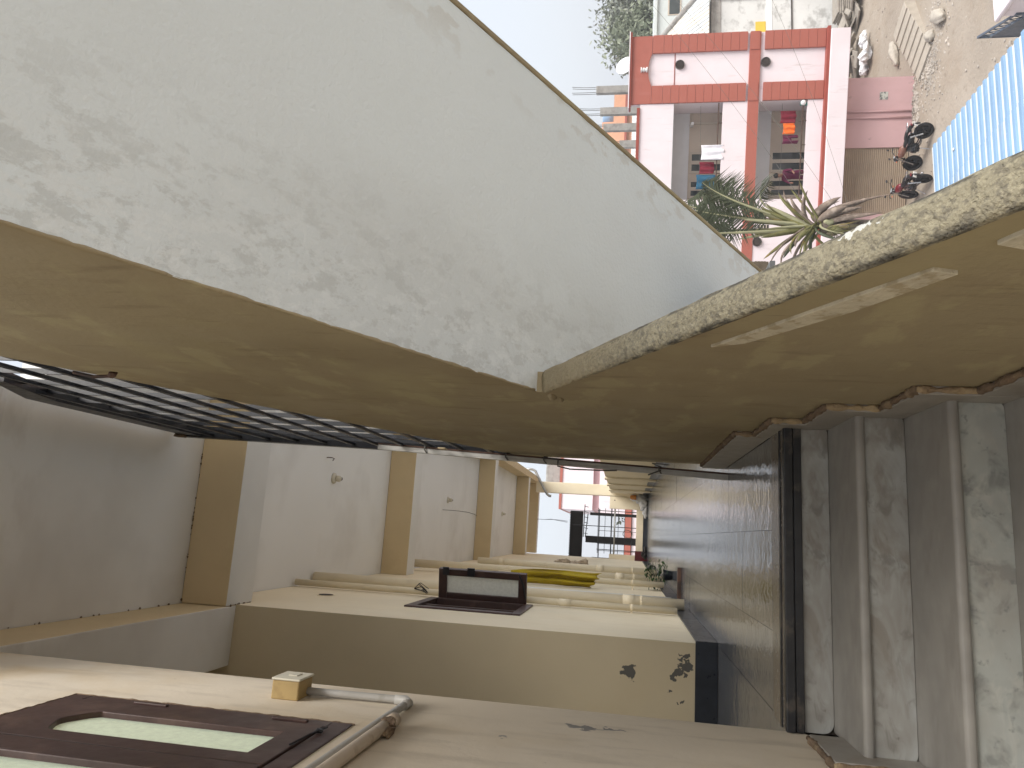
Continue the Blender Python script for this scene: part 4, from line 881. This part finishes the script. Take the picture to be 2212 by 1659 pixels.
# =================================================================== motorcycles
def motorcycle(tank, label):
    e = empty('motorcycle', label=label, cat='motorcycle', group='motorcycles parked by the shutter')
    for x, nm in ((.63,'front_wheel'), (-.63,'rear_wheel')):
        t = MB()
        for i in range(28):
            for k in range(8):
                pass
        R1, r1 = .265, .048; vs = []; fs = []
        for i in range(28):
            A = 2*math.pi*i/28
            for k in range(8):
                B = 2*math.pi*k/8; rr = R1+r1*math.cos(B); vs.append((x+rr*math.cos(A), r1*.9*math.sin(B), .31+rr*math.sin(A)))
        for i in range(28):
            for k in range(8): fs.append((i*8+k, ((i+1)%28)*8+k, ((i+1)%28)*8+(k+1)%8, i*8+(k+1)%8))
        t.add(vs, fs); wh = t.build(nm, 'rubber', e, smooth=True)
        rm = MB()
        for i in range(5):
            A = 2*math.pi*i/5; rm.tube([(x,0,.31),(x+.22*math.cos(A),0,.31+.22*math.sin(A))], .016, 5)
        rm.lathe([(.225,-.03),(.225,.03),(.205,.03),(.205,-.03)], (x,0,.31), 24, 1).lathe([(.05,-.06),(.05,.06)], (x,0,.31), 12, 1)
        rm.build('rim', 'moto_black', wh)
        MB().lathe([(.03,-.07),(.09,-.055),(.09,-.05),(.03,-.045)], (x,0,.31), 16, 1).build('brake_disc', 'chrome', wh)
    MB().blob((.05,0,.42),(.20,.12,.17),1,.25,2).box(-.02,.12,-.10,.10,.28,.45).build('engine', 'moto_black', e)
    for i in range(5): MB().box(-.02,.16,-.09,.09,.50+.025*i,.51+.025*i).build('cooling_fin', 'chrome', e)
    tk = MB().blob((.20,0,.78),(.25,.13,.13),3,.08,3).build('fuel_tank', tank, e, smooth=True)
    MB().lathe([(.03,.0),(.03,.02),(.02,.025)], (.24,0,.90), 10).build('filler_cap', 'chrome', tk)
    st_ = MB().blob((-.18,0,.76),(.24,.115,.06),4,.05,3).blob((-.48,0,.82),(.24,.105,.055),5,.05,3).build('seat', 'seat', e, smooth=True)
    MB().blob((-.30,.10,.63),(.20,.03,.10),6,.1,2).blob((-.30,-.10,.63),(.20,.03,.10),7,.1,2).build('side_panel', 'moto_black', e, smooth=True)
    MB().blob((-.68,0,.78),(.17,.07,.06),8,.05,2).build('tail', 'moto_black', e, smooth=True)
    MB().box(-.86,-.83,-.05,.05,.74,.79).build('tail_light', 'moto_red', e)
    p_ = MB().box(-.012,.012,-.10,.10,-.06,.06).build('number_plate', 'plate', e); p_.location = (-.88,0,.64); p_.rotation_euler = (0,R(-20),0)
    MB().tube([(-.72,0,.74),(-.88,0,.68),(-.92,0,.50)], [.05,.04,.03], 8).build('mud_flap', 'moto_black', e)
    for sg in (-1,1):
        MB().tube([(.63,.075*sg,.31),(.43,.075*sg,.92)], .022, 8).build('fork_leg', 'chrome' if sg > 0 else 'moto_black', e)
        MB().tube([(-.63,.10*sg,.31),(-.12,.09*sg,.38)], .022, 6).build('swingarm', 'moto_black', e)
        MB().tube([(-.58,.11*sg,.33),(-.42,.11*sg,.70)], .028, 8).build('shock', 'chrome', e)
        MB().tube([(.36,.20*sg,1.02),(.34,.27*sg,1.16)], .006, 5).blob((.34,.29*sg,1.18),(.02,.065,.04),2,.05,2).build('mirror', 'moto_black', e)
        MB().blob((.50,.20*sg,.90),(.025,.03,.022),2,.05,1).build('indicator', 'orange_lens', e)
        MB().tube([(0,.05*sg,.34),(0,.24*sg,.32)], .016, 6).build('footrest', 'rubber', e)
    MB().tube([(.30,-.36,1.02),(.37,-.22,1.03),(.42,-.08,.96),(.42,.08,.96),(.37,.22,1.03),(.30,.36,1.02)], .014, 8).build('handlebar', 'moto_black', e, smooth=True)
    MB().tube([(.30,-.37,1.02),(.345,-.27,1.027)], .02, 8).tube([(.30,.37,1.02),(.345,.27,1.027)], .02, 8).build('grips', 'rubber', e)
    h_ = MB().lathe([(.03,-.12),(.085,-.05),(.095,0),(.09,.012)], (.53,0,.89), 16, 0).build('headlight', 'moto_black', e, smooth=True)
    MB().lathe([(.085,.0),(.07,.03),(.03,.042)], (.54,0,.89), 16, 0).build('lens', 'lens', h_, smooth=True)
    MB().box(.40,.50,-.07,.07,.96,.985).build('instrument_cluster', 'lens', e, bevel=.01)
    MB().add([(.40,-.06,.62),(.63,-.07,.66),(.88,-.05,.52),(.40,.06,.62),(.63,.07,.66),(.88,.05,.52),(.63,0,.69),(.88,0,.55),(.42,0,.65)], [(0,1,6,8),(1,2,7,6),(8,6,4,3),(6,7,5,4)]).build('front_mudguard', 'moto_black', e, smooth=True)
    MB().tube([(.1,-.12,.28),(-.1,-.14,.24),(-.3,-.15,.28),(-.75,-.16,.36)], [.02,.025,.045,.045], 10).build('exhaust', 'chrome', e, smooth=True)
    MB().tube([(-.62,-.12,.86),(-.85,-.10,.90),(-.90,0,.90),(-.85,.10,.90),(-.62,.12,.86)], .012, 6).build('grab_rail', 'chrome', e)
    MB().tube([(-.05,.12,.28),(-.12,.30,.01)], .014, 6).build('side_stand', 'chrome', e)
    MB().box(-.25,.15,-.02,.02,.50,.68).tube([(.42,0,.9),(.15,0,.62),(-.1,0,.45),(-.4,0,.66),(-.7,0,.74)], .025, 6).build('frame', 'moto_black', e)
    return e
m1 = motorcycle('moto_brown', 'black motorcycle with copper tank parked in front of the pink wall')
m1.location = (14.02, 25.42, gz+.01); m1.rotation_euler = (R(6), 0, math.atan2(1.05,-.60))
m2_ = motorcycle('moto_red', 'black motorcycle with red tank and white plate parked before the roller shutter')
m2_.location = (12.72, 25.85, gz+.01); m2_.rotation_euler = (R(6), 0, math.atan2(1.2,.02))

# =================================================================== palm in front of the house
pm = empty('palm_tree', (6.62,15.2,gz), label='ragged palm with yellowing blades and dry brown sheaths above the coping', cat='palm tree')
PC = Vector((0,0,6.33))
MB().tube([(.25,.1,0),(.15,.05,2),(.0,.02,4),(0,0,5.6),(0,0,6.2)], [.20,.15,.13,.15,.16], 12).build('trunk', 'palm_trunk', pm, smooth=True)
def rib(base, tip, sag, n=14):
    base, tip = Vector(base), Vector(tip); out = []
    for i in range(n+1):
        t = i/n; p = base.lerp(tip, t); p.z += sag*4*t*(1-t); out.append(p)
    return out
def frond(base, tip, sag, llen, mt='frond', start=.35, width=.024, nl=46, stalk=.03, droop=.5):
    pts = rib(base, tip, sag); b = MB()
    b.tube(pts, [stalk*(1-.85*i/(len(pts)-1)) for i in range(len(pts))], 6, 1)
    for i in range(nl):
        t = start+(1-start)*i/nl; k = t*(len(pts)-1); j = min(int(k), len(pts)-2); p = pts[j].lerp(pts[j+1], k-j)
        d = (pts[j+1]-pts[j]).normalized(); side = d.cross(Vector((.25,.35,1))).normalized()
        if side.length < .1: side = Vector((1,0,0))
        ll = llen*math.sin(math.pi*(.18+.80*(i/nl)))*random.uniform(.8,1.15)
        for sg in (-1,1):
            dr = (side*sg*.85 + d*random.uniform(.45,.8) + Vector((random.uniform(-.15,.15), random.uniform(-.15,.15), -.1))).normalized()
            q1 = p+dr*ll*.5; q2 = p+dr*ll+Vector((0,0,-droop*ll)); w_ = d*width
            b.add([p-w_*.4, q1-w_*.55, q2, q1+w_*.55, p+w_*.4], [(0,1,3,4),(1,2,3)], 0)
    b.build('frond', [mt,'frond_pale'], pm, smooth=True)
def blade(base, tip, sag, w0, mt, tw=0):
    pts = rib(base, tip, sag, 10); b = MB(); vs = []; fs = []
    for i, p in enumerate(pts):
        t = i/10; d = (pts[min(i+1,10)]-pts[max(i-1,0)]).normalized(); s2 = d.cross(Vector((math.sin(tw)*.5, .9, .3))).normalized()
        w_ = w0*(math.sin(math.pi*min(1,.12+.88*t))**.6+.06)*(1 if t < .97 else .3)
        nrm = d.cross(s2).normalized()
        vs += [p-s2*w_, p+nrm*w_*.45, p+s2*w_]
    for i in range(10):
        a = i*3; fs += [(a,a+1,a+4,a+3),(a+1,a+2,a+5,a+4)]
    b.add(vs, fs); o = b.build('blade', mt, pm, smooth=True); k_ = o.modifiers.new('s','SOLIDIFY'); k_.thickness = .006
    return o
P0 = PC
def T(x, z, y=0): return Vector((x-6.62, y, z+9.5))     # offsets from positions in the crown's plane
frond(PC+Vector((0,0,.1)), T(7.30,-.45,.3), .25, .85, start=.45, nl=70, stalk=.045)
frond(PC+Vector((-.05,.05,.1)), T(6.35,-.15,-.2), .05, .8, start=.5, nl=60, stalk=.045)
frond(PC+Vector((.05,.1,.1)), T(7.75,-1.2,.5), .35, .75, start=.4, nl=56, stalk=.04)
frond(PC+Vector((.02,.0,.1)), T(7.05,-.75,.1), .2, .95, start=.3, nl=80, stalk=.04)
frond(PC+Vector((.04,.0,.1)), T(7.55,-.85,-.2), .28, .8, start=.35, nl=70, stalk=.04)
frond(PC+Vector((0,.1,.0)), T(6.9,.25,.9), .1, .75, start=.5, nl=50, stalk=.04)
frond(PC+Vector((.0,-.1,-.1)), T(6.15,-4.35,-.5), .35, .55, mt='frond_light', start=.35, nl=44, droop=.8)
frond(PC+Vector((.1,.2,.0)), T(8.1,-2.5,.9), .6, .5, start=.55, nl=36)
for (x, z, y, sg_, w_, mt) in ((6.30,-2.05,-.2,.02,.05,'frond_light'),(6.50,-1.95,.1,.05,.055,'frond_light'),(6.84,-2.1,.2,.0,.06,'frond_light'),(7.05,-2.25,-.1,.05,.05,'frond_pale'),(7.40,-2.45,0,.12,.045,'frond_light'),(7.62,-2.62,.3,.15,.03,'dead_leaf'),
        (5.95,-2.55,.1,.05,.045,'frond'),(5.86,-2.95,-.2,.12,.04,'frond_light'),(6.05,-2.2,.4,.05,.04,'frond_light'),(5.80,-3.35,.2,.2,.04,'frond'),(6.12,-2.75,-.4,.1,.05,'frond_light'),(6.65,-1.7,-.3,0,.035,'frond_pale'),(6.95,-1.85,.5,.05,.04,'frond_light'),(7.25,-2.95,-.4,.15,.05,'dead_leaf'),
        (6.42,-1.6,.2,0,.04,'frond_pale'),(5.75,-2.75,.3,.1,.03,'dead_leaf'),(6.2,-3.6,-.3,.15,.04,'frond'),(6.0,-3.75,.1,.15,.035,'frond_light')):
    blade(PC+Vector((random.uniform(-.08,.08), random.uniform(-.08,.08), random.uniform(-.15,.1))), T(x,z,y), sg_, w_, mt, random.uniform(-1,1))
rg = random.Random(5)
for k in range(16):
    a = rg.uniform(-1.3,1.35); L_ = rg.uniform(.75,1.3)
    blade(PC+Vector((rg.uniform(-.1,.1), rg.uniform(-.1,.1), rg.uniform(-.2,.05))), PC+Vector((L_*math.sin(a), rg.uniform(-.6,.5), L_*math.cos(a)*.95)), rg.uniform(-.05,.25), rg.uniform(.018,.04), rg.choice(['frond_light','dead_leaf','frond_light','dead_leaf','frond_pale']), rg.uniform(-1.4,1.4))
for (x, z, y, sg_, w_) in ((7.15,-4.2,-.1,.25,.07),(7.02,-4.5,.2,.3,.06),(6.92,-4.05,-.3,.25,.08),(7.3,-3.75,.2,.3,.06),(6.75,-4.4,-.4,.2,.07),(7.1,-3.6,-.4,.2,.09),(6.55,-4.3,.3,.15,.06),(6.85,-3.7,-.5,.12,.1),(7.25,-4.65,-.2,.45,.05)):
    blade(PC+Vector((.05,0,-.1)), T(x,z,y), sg_, w_, 'dead_leaf', random.uniform(-1,1))
for k in range(10):
    a = k*.63; MB().blob(PC+Vector((.14*math.cos(a), .14*math.sin(a), -.25-.09*(k%4))), (.07,.07,.12), k, .5, 2).build('husk', 'dead_leaf' if k % 2 else 'frond_pale', pm, smooth=True)

# =================================================================== blue shed roof below the stair
bs = empty('blue_roofed_shed', (0,0,0), label='shed below the stair with blue corrugated sheet roof, sky sheen painted into its pans', cat='shed')
rx0, rx1, ry0, ry1, rz = 2.4, 7.63, 2.0, 13.86, -5.0
prof = []; pm_ = []
y = ry1; pitch = .20
while y > ry0:
    prof += [(y,rz),(y-.10,rz),(y-.115,rz+.03),(y-.185,rz+.03)]; y -= pitch
nsh = 5
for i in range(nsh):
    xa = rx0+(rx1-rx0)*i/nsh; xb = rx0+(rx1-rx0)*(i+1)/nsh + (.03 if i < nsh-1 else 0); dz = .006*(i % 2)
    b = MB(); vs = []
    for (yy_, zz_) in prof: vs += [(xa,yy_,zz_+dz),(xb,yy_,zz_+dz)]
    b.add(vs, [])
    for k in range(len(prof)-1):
        b.f.append((2*k,2*k+1,2*k+3,2*k+2)); b.m.append(1 if k % 4 == 0 else 0)  # flat pans take the painted sky sheen, ribs stay blue
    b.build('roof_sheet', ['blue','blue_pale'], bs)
MB().box(rx0,rx1-.15,ry0,ry1-.15,gz,rz-.02).build('wall', 'white_wall', bs)
for i in range(14):
    x_, y_ = random.uniform(4.6,7.5), random.uniform(8.0,13.5)
    MB().blob((x_,y_,rz+.04),(.03,.05,.012),i,.7,1).build('debris', 'hole' if i % 2 else 'plastic_white', bs)

# pink gate pillar and slate gate at the street corner
gp = empty('gate_pillar', (11.75,14.2,gz), label='pink rendered gate pillar at the street corner', cat='pillar')
MB().box(-.05,3.2,-3.0,1.42,0,2.25).build('shaft', 'pink_wall', gp, bevel=.05)
MB().box(-.12,3.2,-3.0,1.5,2.251,2.36).build('cap', 'pink_wall', gp, bevel=.04)
gt = empty('metal_gate', (12.40,17.25,gz), math.atan2(-1.35,-.55), label='slate blue sheet metal gate standing open beside the pink pillar', cat='gate')
MB().box(0,1.9,-.02,.02,.05,1.72).build('sheet', 'gate', gt)
MB().box(0,.05,-.03,.03,0,2.0).box(1.85,1.9,-.03,.03,0,2.0).box(.05,1.85,-.025,.025,1.96,2.0).box(.05,1.85,-.03,.03,1.70,1.74).box(.05,1.85,-.03,.03,.9,.95).build('frame', 'gate', gt)
for i in range(7):
    x = .18+i*.25; MB().tube([(x-.1,0,1.75),(x,0,1.94),(x+.1,0,1.75)], .010, 6).build('scroll', 'gate', gt)
for i in range(4): MB().box(.35+i*.4,.36+i*.4,.021,.026,.1,1.68).build('seam', 'chrome', gt)
MB().tube([(.9,.03,1.0),(.9,.08,1.05),(.9,.08,1.2),(.9,.03,1.25)], .012, 6).build('handle', 'gate', gt)

# street clutter
sp = empty('concrete_steps', (18.75,25.95,gz), math.atan2(1.3,2.9), label='row of pale concrete steps lying on the dirt street', cat='steps')
for i in range(7):
    o = MB().box(0,.46,-.66,.66,0,.10+.05*i).build('step', 'concrete_step', sp, bevel=.012); o.location = (-1.75+.44*i+.002*i, 0, -.02); 
def sack(x, y, rad, rz, label, mt='sack'):
    o = MB().blob((0,0,rad[2]*.75), rad, x, .35, 3, fs=1.8).build('sack', mt, smooth=True); o.location = (x,y,gz); o.rotation_euler = (0,0,rz)
    return tag(o, label, 'sack', 'sacks on the dirt street')
sack(19.45,27.85,(.62,.20,.16), R(15), 'long dusty sack lying beyond the concrete steps')
sack(17.75,24.5,(.24,.20,.16), R(40), 'short pale sack lying nearest the rubble heap')
sack(17.95,23.75,(.55,.24,.17), R(50), 'grey cement bag spilt on the dirt')
st_ = empty('stone_slab_pile', (24.2,32.6,gz), label='pile of rough stone slabs against the white wall', cat='slab pile')
for i in range(16):
    w_, d_, h_ = random.uniform(.7,1.5), random.uniform(.6,1.0), random.uniform(.06,.1)
    o = MB().box(-w_/2,w_/2,-d_/2,d_/2,-h_/2,h_/2).build('slab', 'slab', st_, bevel=.012)
    o.location = (random.uniform(-2.6,2.4), random.uniform(-.9,1.0), .12+random.uniform(0,.75)); o.rotation_euler = (random.uniform(-.5,.5), random.uniform(-.5,.5), random.uniform(0,3))
    if i > 10: o.rotation_euler = (R(60)+random.uniform(-.2,.2), 0, random.uniform(-.6,.6))
for i in range(7):
    o = MB().box(-.75,.75,-.5,.5,-.035,.035).build('slab', 'slab', st_, bevel=.01); o.location = (1.9+.04*i, 1.0, .1+.09*i); o.rotation_euler = (0,0,random.uniform(-.15,.15))
o = MB()
for i in range(14): o.blob((21.6+random.uniform(-.7,.9), 31.0+random.uniform(-.5,.5), gz+random.uniform(.05,.4)), (random.uniform(.1,.28),random.uniform(.1,.25),random.uniform(.08,.2)), i, .9, 2, fs=2.4)
tag(o.build('plastic_litter', 'plastic_white'), 'heap of crumpled white plastic litter beside the stone slabs', 'litter')
# rubble: far too many stones to count
rb = MB()
def stones(n, f, smin, smax):
    for i in range(n):
        x, y = f(); r = random.uniform(smin,smax)
        rb.blob((x,y,gz+r*.3), (r*random.uniform(.6,1.6), r*random.uniform(.6,1.4), r*.7), random.uniform(0,99), .5, 1)
stones(520, lambda: (random.gauss(16.9,.7), random.gauss(24.85,.5)), .012,.055)
stones(260, lambda: (random.gauss(15.9,.8), random.gauss(26.35,.25)), .015,.065)
stones(200, lambda: (random.gauss(18.1,.6), random.gauss(24.0,.45)), .012,.055)
stones(160, lambda: (random.gauss(13.2,.5), random.gauss(19.6,.6)), .02,.08)
stones(600, lambda: (random.uniform(10,26), random.uniform(16,33)), .010,.045)
o = rb.build('rubble', 'stone_bits'); tag(o, 'loose stones and rubble scattered over the dirt street', 'rubble', kind='stuff')

# =================================================================== houses and trees behind
th = empty('tin_roofed_house', (0,34.2,0), label='blotchy white house with pale tin hip roof behind the red column', cat='house')
MB().box(12,28.0,.3,9,gz,-3.0).build('wall', 'white_wall', th)
MB().box(12,28.05,.28,.31,-6.02,-5.72).build('white_band', 'porcelain', th)
MB().box(25.2,26.2,.26,.292,-5.7,-5.2).build('yellow_patch', 'yellow_wall', th)
MB().box(12,28.0,.22,.299,-3.45,-3.0).build('eave_shade_board', 'concrete', th)
for x_ in (27.6,): MB().tube([(x_,.2,gz),(x_,.2,-3.2)], .05, 8).build('down_pipe', 'pvc_white', th)
MB().box(12,28.0,.24,.298,-7.0,-6.95).build('dark_line', 'hole', th)
rf = MB().add([(12,-.2,-2.84),(28.2,-.2,-2.84),(26.4,4.3,.9),(12,4.3,.9)], [(0,1,2,3)]).add([(28.2,-.2,-2.84),(28.2,9.3,-2.84),(26.4,4.3,.9)], [(0,1,2)]).add([(12,9.3,-2.84),(28.2,9.3,-2.84),(26.4,4.3,.9),(12,4.3,.9)], [(0,3,2,1)])
rf = rf.build('roof', 'tin', th); k_ = rf.modifiers.new('s','SOLIDIFY'); k_.thickness = .05
MB().tube([(28.25,-.25,-2.84),(27.3,2.1,-.86),(26.4,4.35,1.0)], .14, 8).build('hip_cap', 'concrete', rf, smooth=True)
for i in range(34):
    x_ = 20.5+i*.23
    if x_ < 27.9:
        f_ = min(1, max(.05,(28.2-x_)/1.8)); MB().tube([(x_,-.21,-2.83),(x_ if f_ >= 1 else x_, -.2+4.5*f_, -2.83+3.74*f_)], .022, 5).build('roof_rib', 'tin', rf)
gh_ = empty('grey_flat_roofed_house', (0,45,0), label='small pale grey flat roofed house under the trees', cat='house')
MB().box(33.4,40,0,6,gz,-.49).build('wall', 'grey_house', gh_); MB().box(33.2,40.2,-.2,6.2,-.488,-.30).build('roof_slab', 'grey_house', gh_)
wd = MB().box(35.0,36.3,-.03,.0,-2.1,-1.2).build('window', 'win_frame', gh_); MB().box(35.08,36.22,-.04,-.031,-2.0,-1.3).build('pane', 'dark_glass', wd)
oh = empty('orange_house', (0,60,0), label='orange flat roofed building behind the bare concrete columns', cat='house')
MB().box(26,39.0,0,8,gz,2.75).build('wall', 'orange_wall', oh); MB().box(26,36.3,.2,8,2.752,3.75).build('roof_room', 'orange_wall', oh)
MB().box(26,39.1,-.3,0,1.55,1.75).build('ledge', 'red', oh)
for x_ in (29,31.5,34,36.5):
    w_ = MB().box(x_,x_+1.1,-.05,0,-.3,1.0).build('window', 'win_frame', oh); MB().box(x_+.1,x_+1.0,-.06,-.051,-.2,.9).build('pane', 'dark_glass', w_)
MB().lathe([(.6,0),(.6,.9),(.5,1.0),(.2,1.05)], (37.6,2,2.76), 18).build('water_tank', 'blue', oh, smooth=True)

def tree(name, loc, h, crown, n, mt, label, leaf=.22, seed=1):
    rng = random.Random(seed)
    e = empty(name, loc, label=label, cat='tree', group='trees behind the houses')
    tr = MB().tube([(0,0,0),(.1,.05,h*.4),(.0,.1,h*.75),(.05,0,h)], [.32,.24,.17,.08], 10)
    cl = []
    for k in range(26):
        a = rng.uniform(0,6.28); el = rng.uniform(-.5,1.2); rr = rng.uniform(.45,1.0)
        p = Vector((crown[0]*rr*math.cos(a)*math.cos(el), crown[1]*rr*math.sin(a)*math.cos(el), h*.92+crown[2]*rr*math.sin(el)))
        cl.append((p, rng.uniform(.25,.5)*min(crown)))
        tr.tube([(0,.05,h*rng.uniform(.45,.8)), tuple(p*.55+Vector((0,0,h*.36))), tuple(p)], [.09,.06,.02], 6)
    tr.build('trunk', 'bark', e, smooth=True)
    b = MB()
    for i in range(n):
        p, r = rng.choice(cl)
        d = Vector((rng.gauss(0,1), rng.gauss(0,1), rng.gauss(0,.8))).normalized()*r*rng.uniform(.3,1.25)
        q = p+d; u = Vector((rng.uniform(-1,1), rng.uniform(-1,1), rng.uniform(-1,1))).normalized(); v = u.cross(Vector((rng.uniform(-1,1),rng.uniform(-1,1),rng.uniform(-1,1)))).normalized()
        s2 = leaf*rng.uniform(.6,1.3); b.add([q-u*s2, q+v*s2*.45, q+u*s2, q-v*s2*.45], [(0,1,2,3)])
    b.build('crown', mt, e)
tree('broadleaf_tree', (38.0,52,gz), 9.8, (3.6,3.4,3.3), 5200, 'leaf_far', 'loose leafed green tree rising behind the red cornice', .2, 3)
tree('broadleaf_tree', (43.0,55,gz), 10.2, (4.6,4.2,4.2), 7500, 'leaf_far2', 'dense grey green tree above the small grey house', .22, 5)
tree('broadleaf_tree', (47.5,53,gz), 7.2, (4.2,4,3.4), 7000, 'leaf_far', 'lower green tree at the back of the grey house', .22, 8)
tree('broadleaf_tree', (2.0,48,gz), 9.0, (2.0,2.0,2.0), 3500, 'leaf_far', 'green tree glimpsed beyond the corridor end railing', .2, 11)

# overhead cables across the street
def cable(a, b, sag, label, r=.005):
    a, b = Vector(a), Vector(b); pts = []
    for i in range(21):
        t = i/20; p = a.lerp(b,t); p.z -= sag*4*t*(1-t); pts.append(p)
    tag(MB().tube(pts, r, 5).build('overhead_cable', 'wire'), label, 'cable', 'overhead cables')
cable((21.5,25.2,1.2),(9.0,21.2,-4.9), .25, 'overhead cable crossing the red mid band of the house')
cable((21.8,25.0,.6),(9.2,20.6,-5.3), .3, 'overhead cable just below the mid band crossing')
cable((20.5,25.2,-4.1),(8.6,21.8,-6.1), .2, 'overhead cable crossing the lower balcony wall')

# =================================================================== thin haze over the street
hb = MB().box(-905,905,-905,905,gz-1,9).build('haze', 'ground'); tag(hb, 'pale thin haze hanging over the whole street', 'haze', kind='stuff')
hb.data.materials.clear(); hm = bpy.data.materials.new('haze_air'); hm.use_nodes = True; hm.node_tree.nodes.clear()
ho = hm.node_tree.nodes.new('ShaderNodeOutputMaterial'); hv = hm.node_tree.nodes.new('ShaderNodeVolumePrincipled')
hv.inputs['Color'].default_value = (.93,.95,1,1); hv.inputs['Density'].default_value = .0015
hm.node_tree.links.new(hv.outputs[0], ho.inputs['Volume']); hb.data.materials.append(hm)
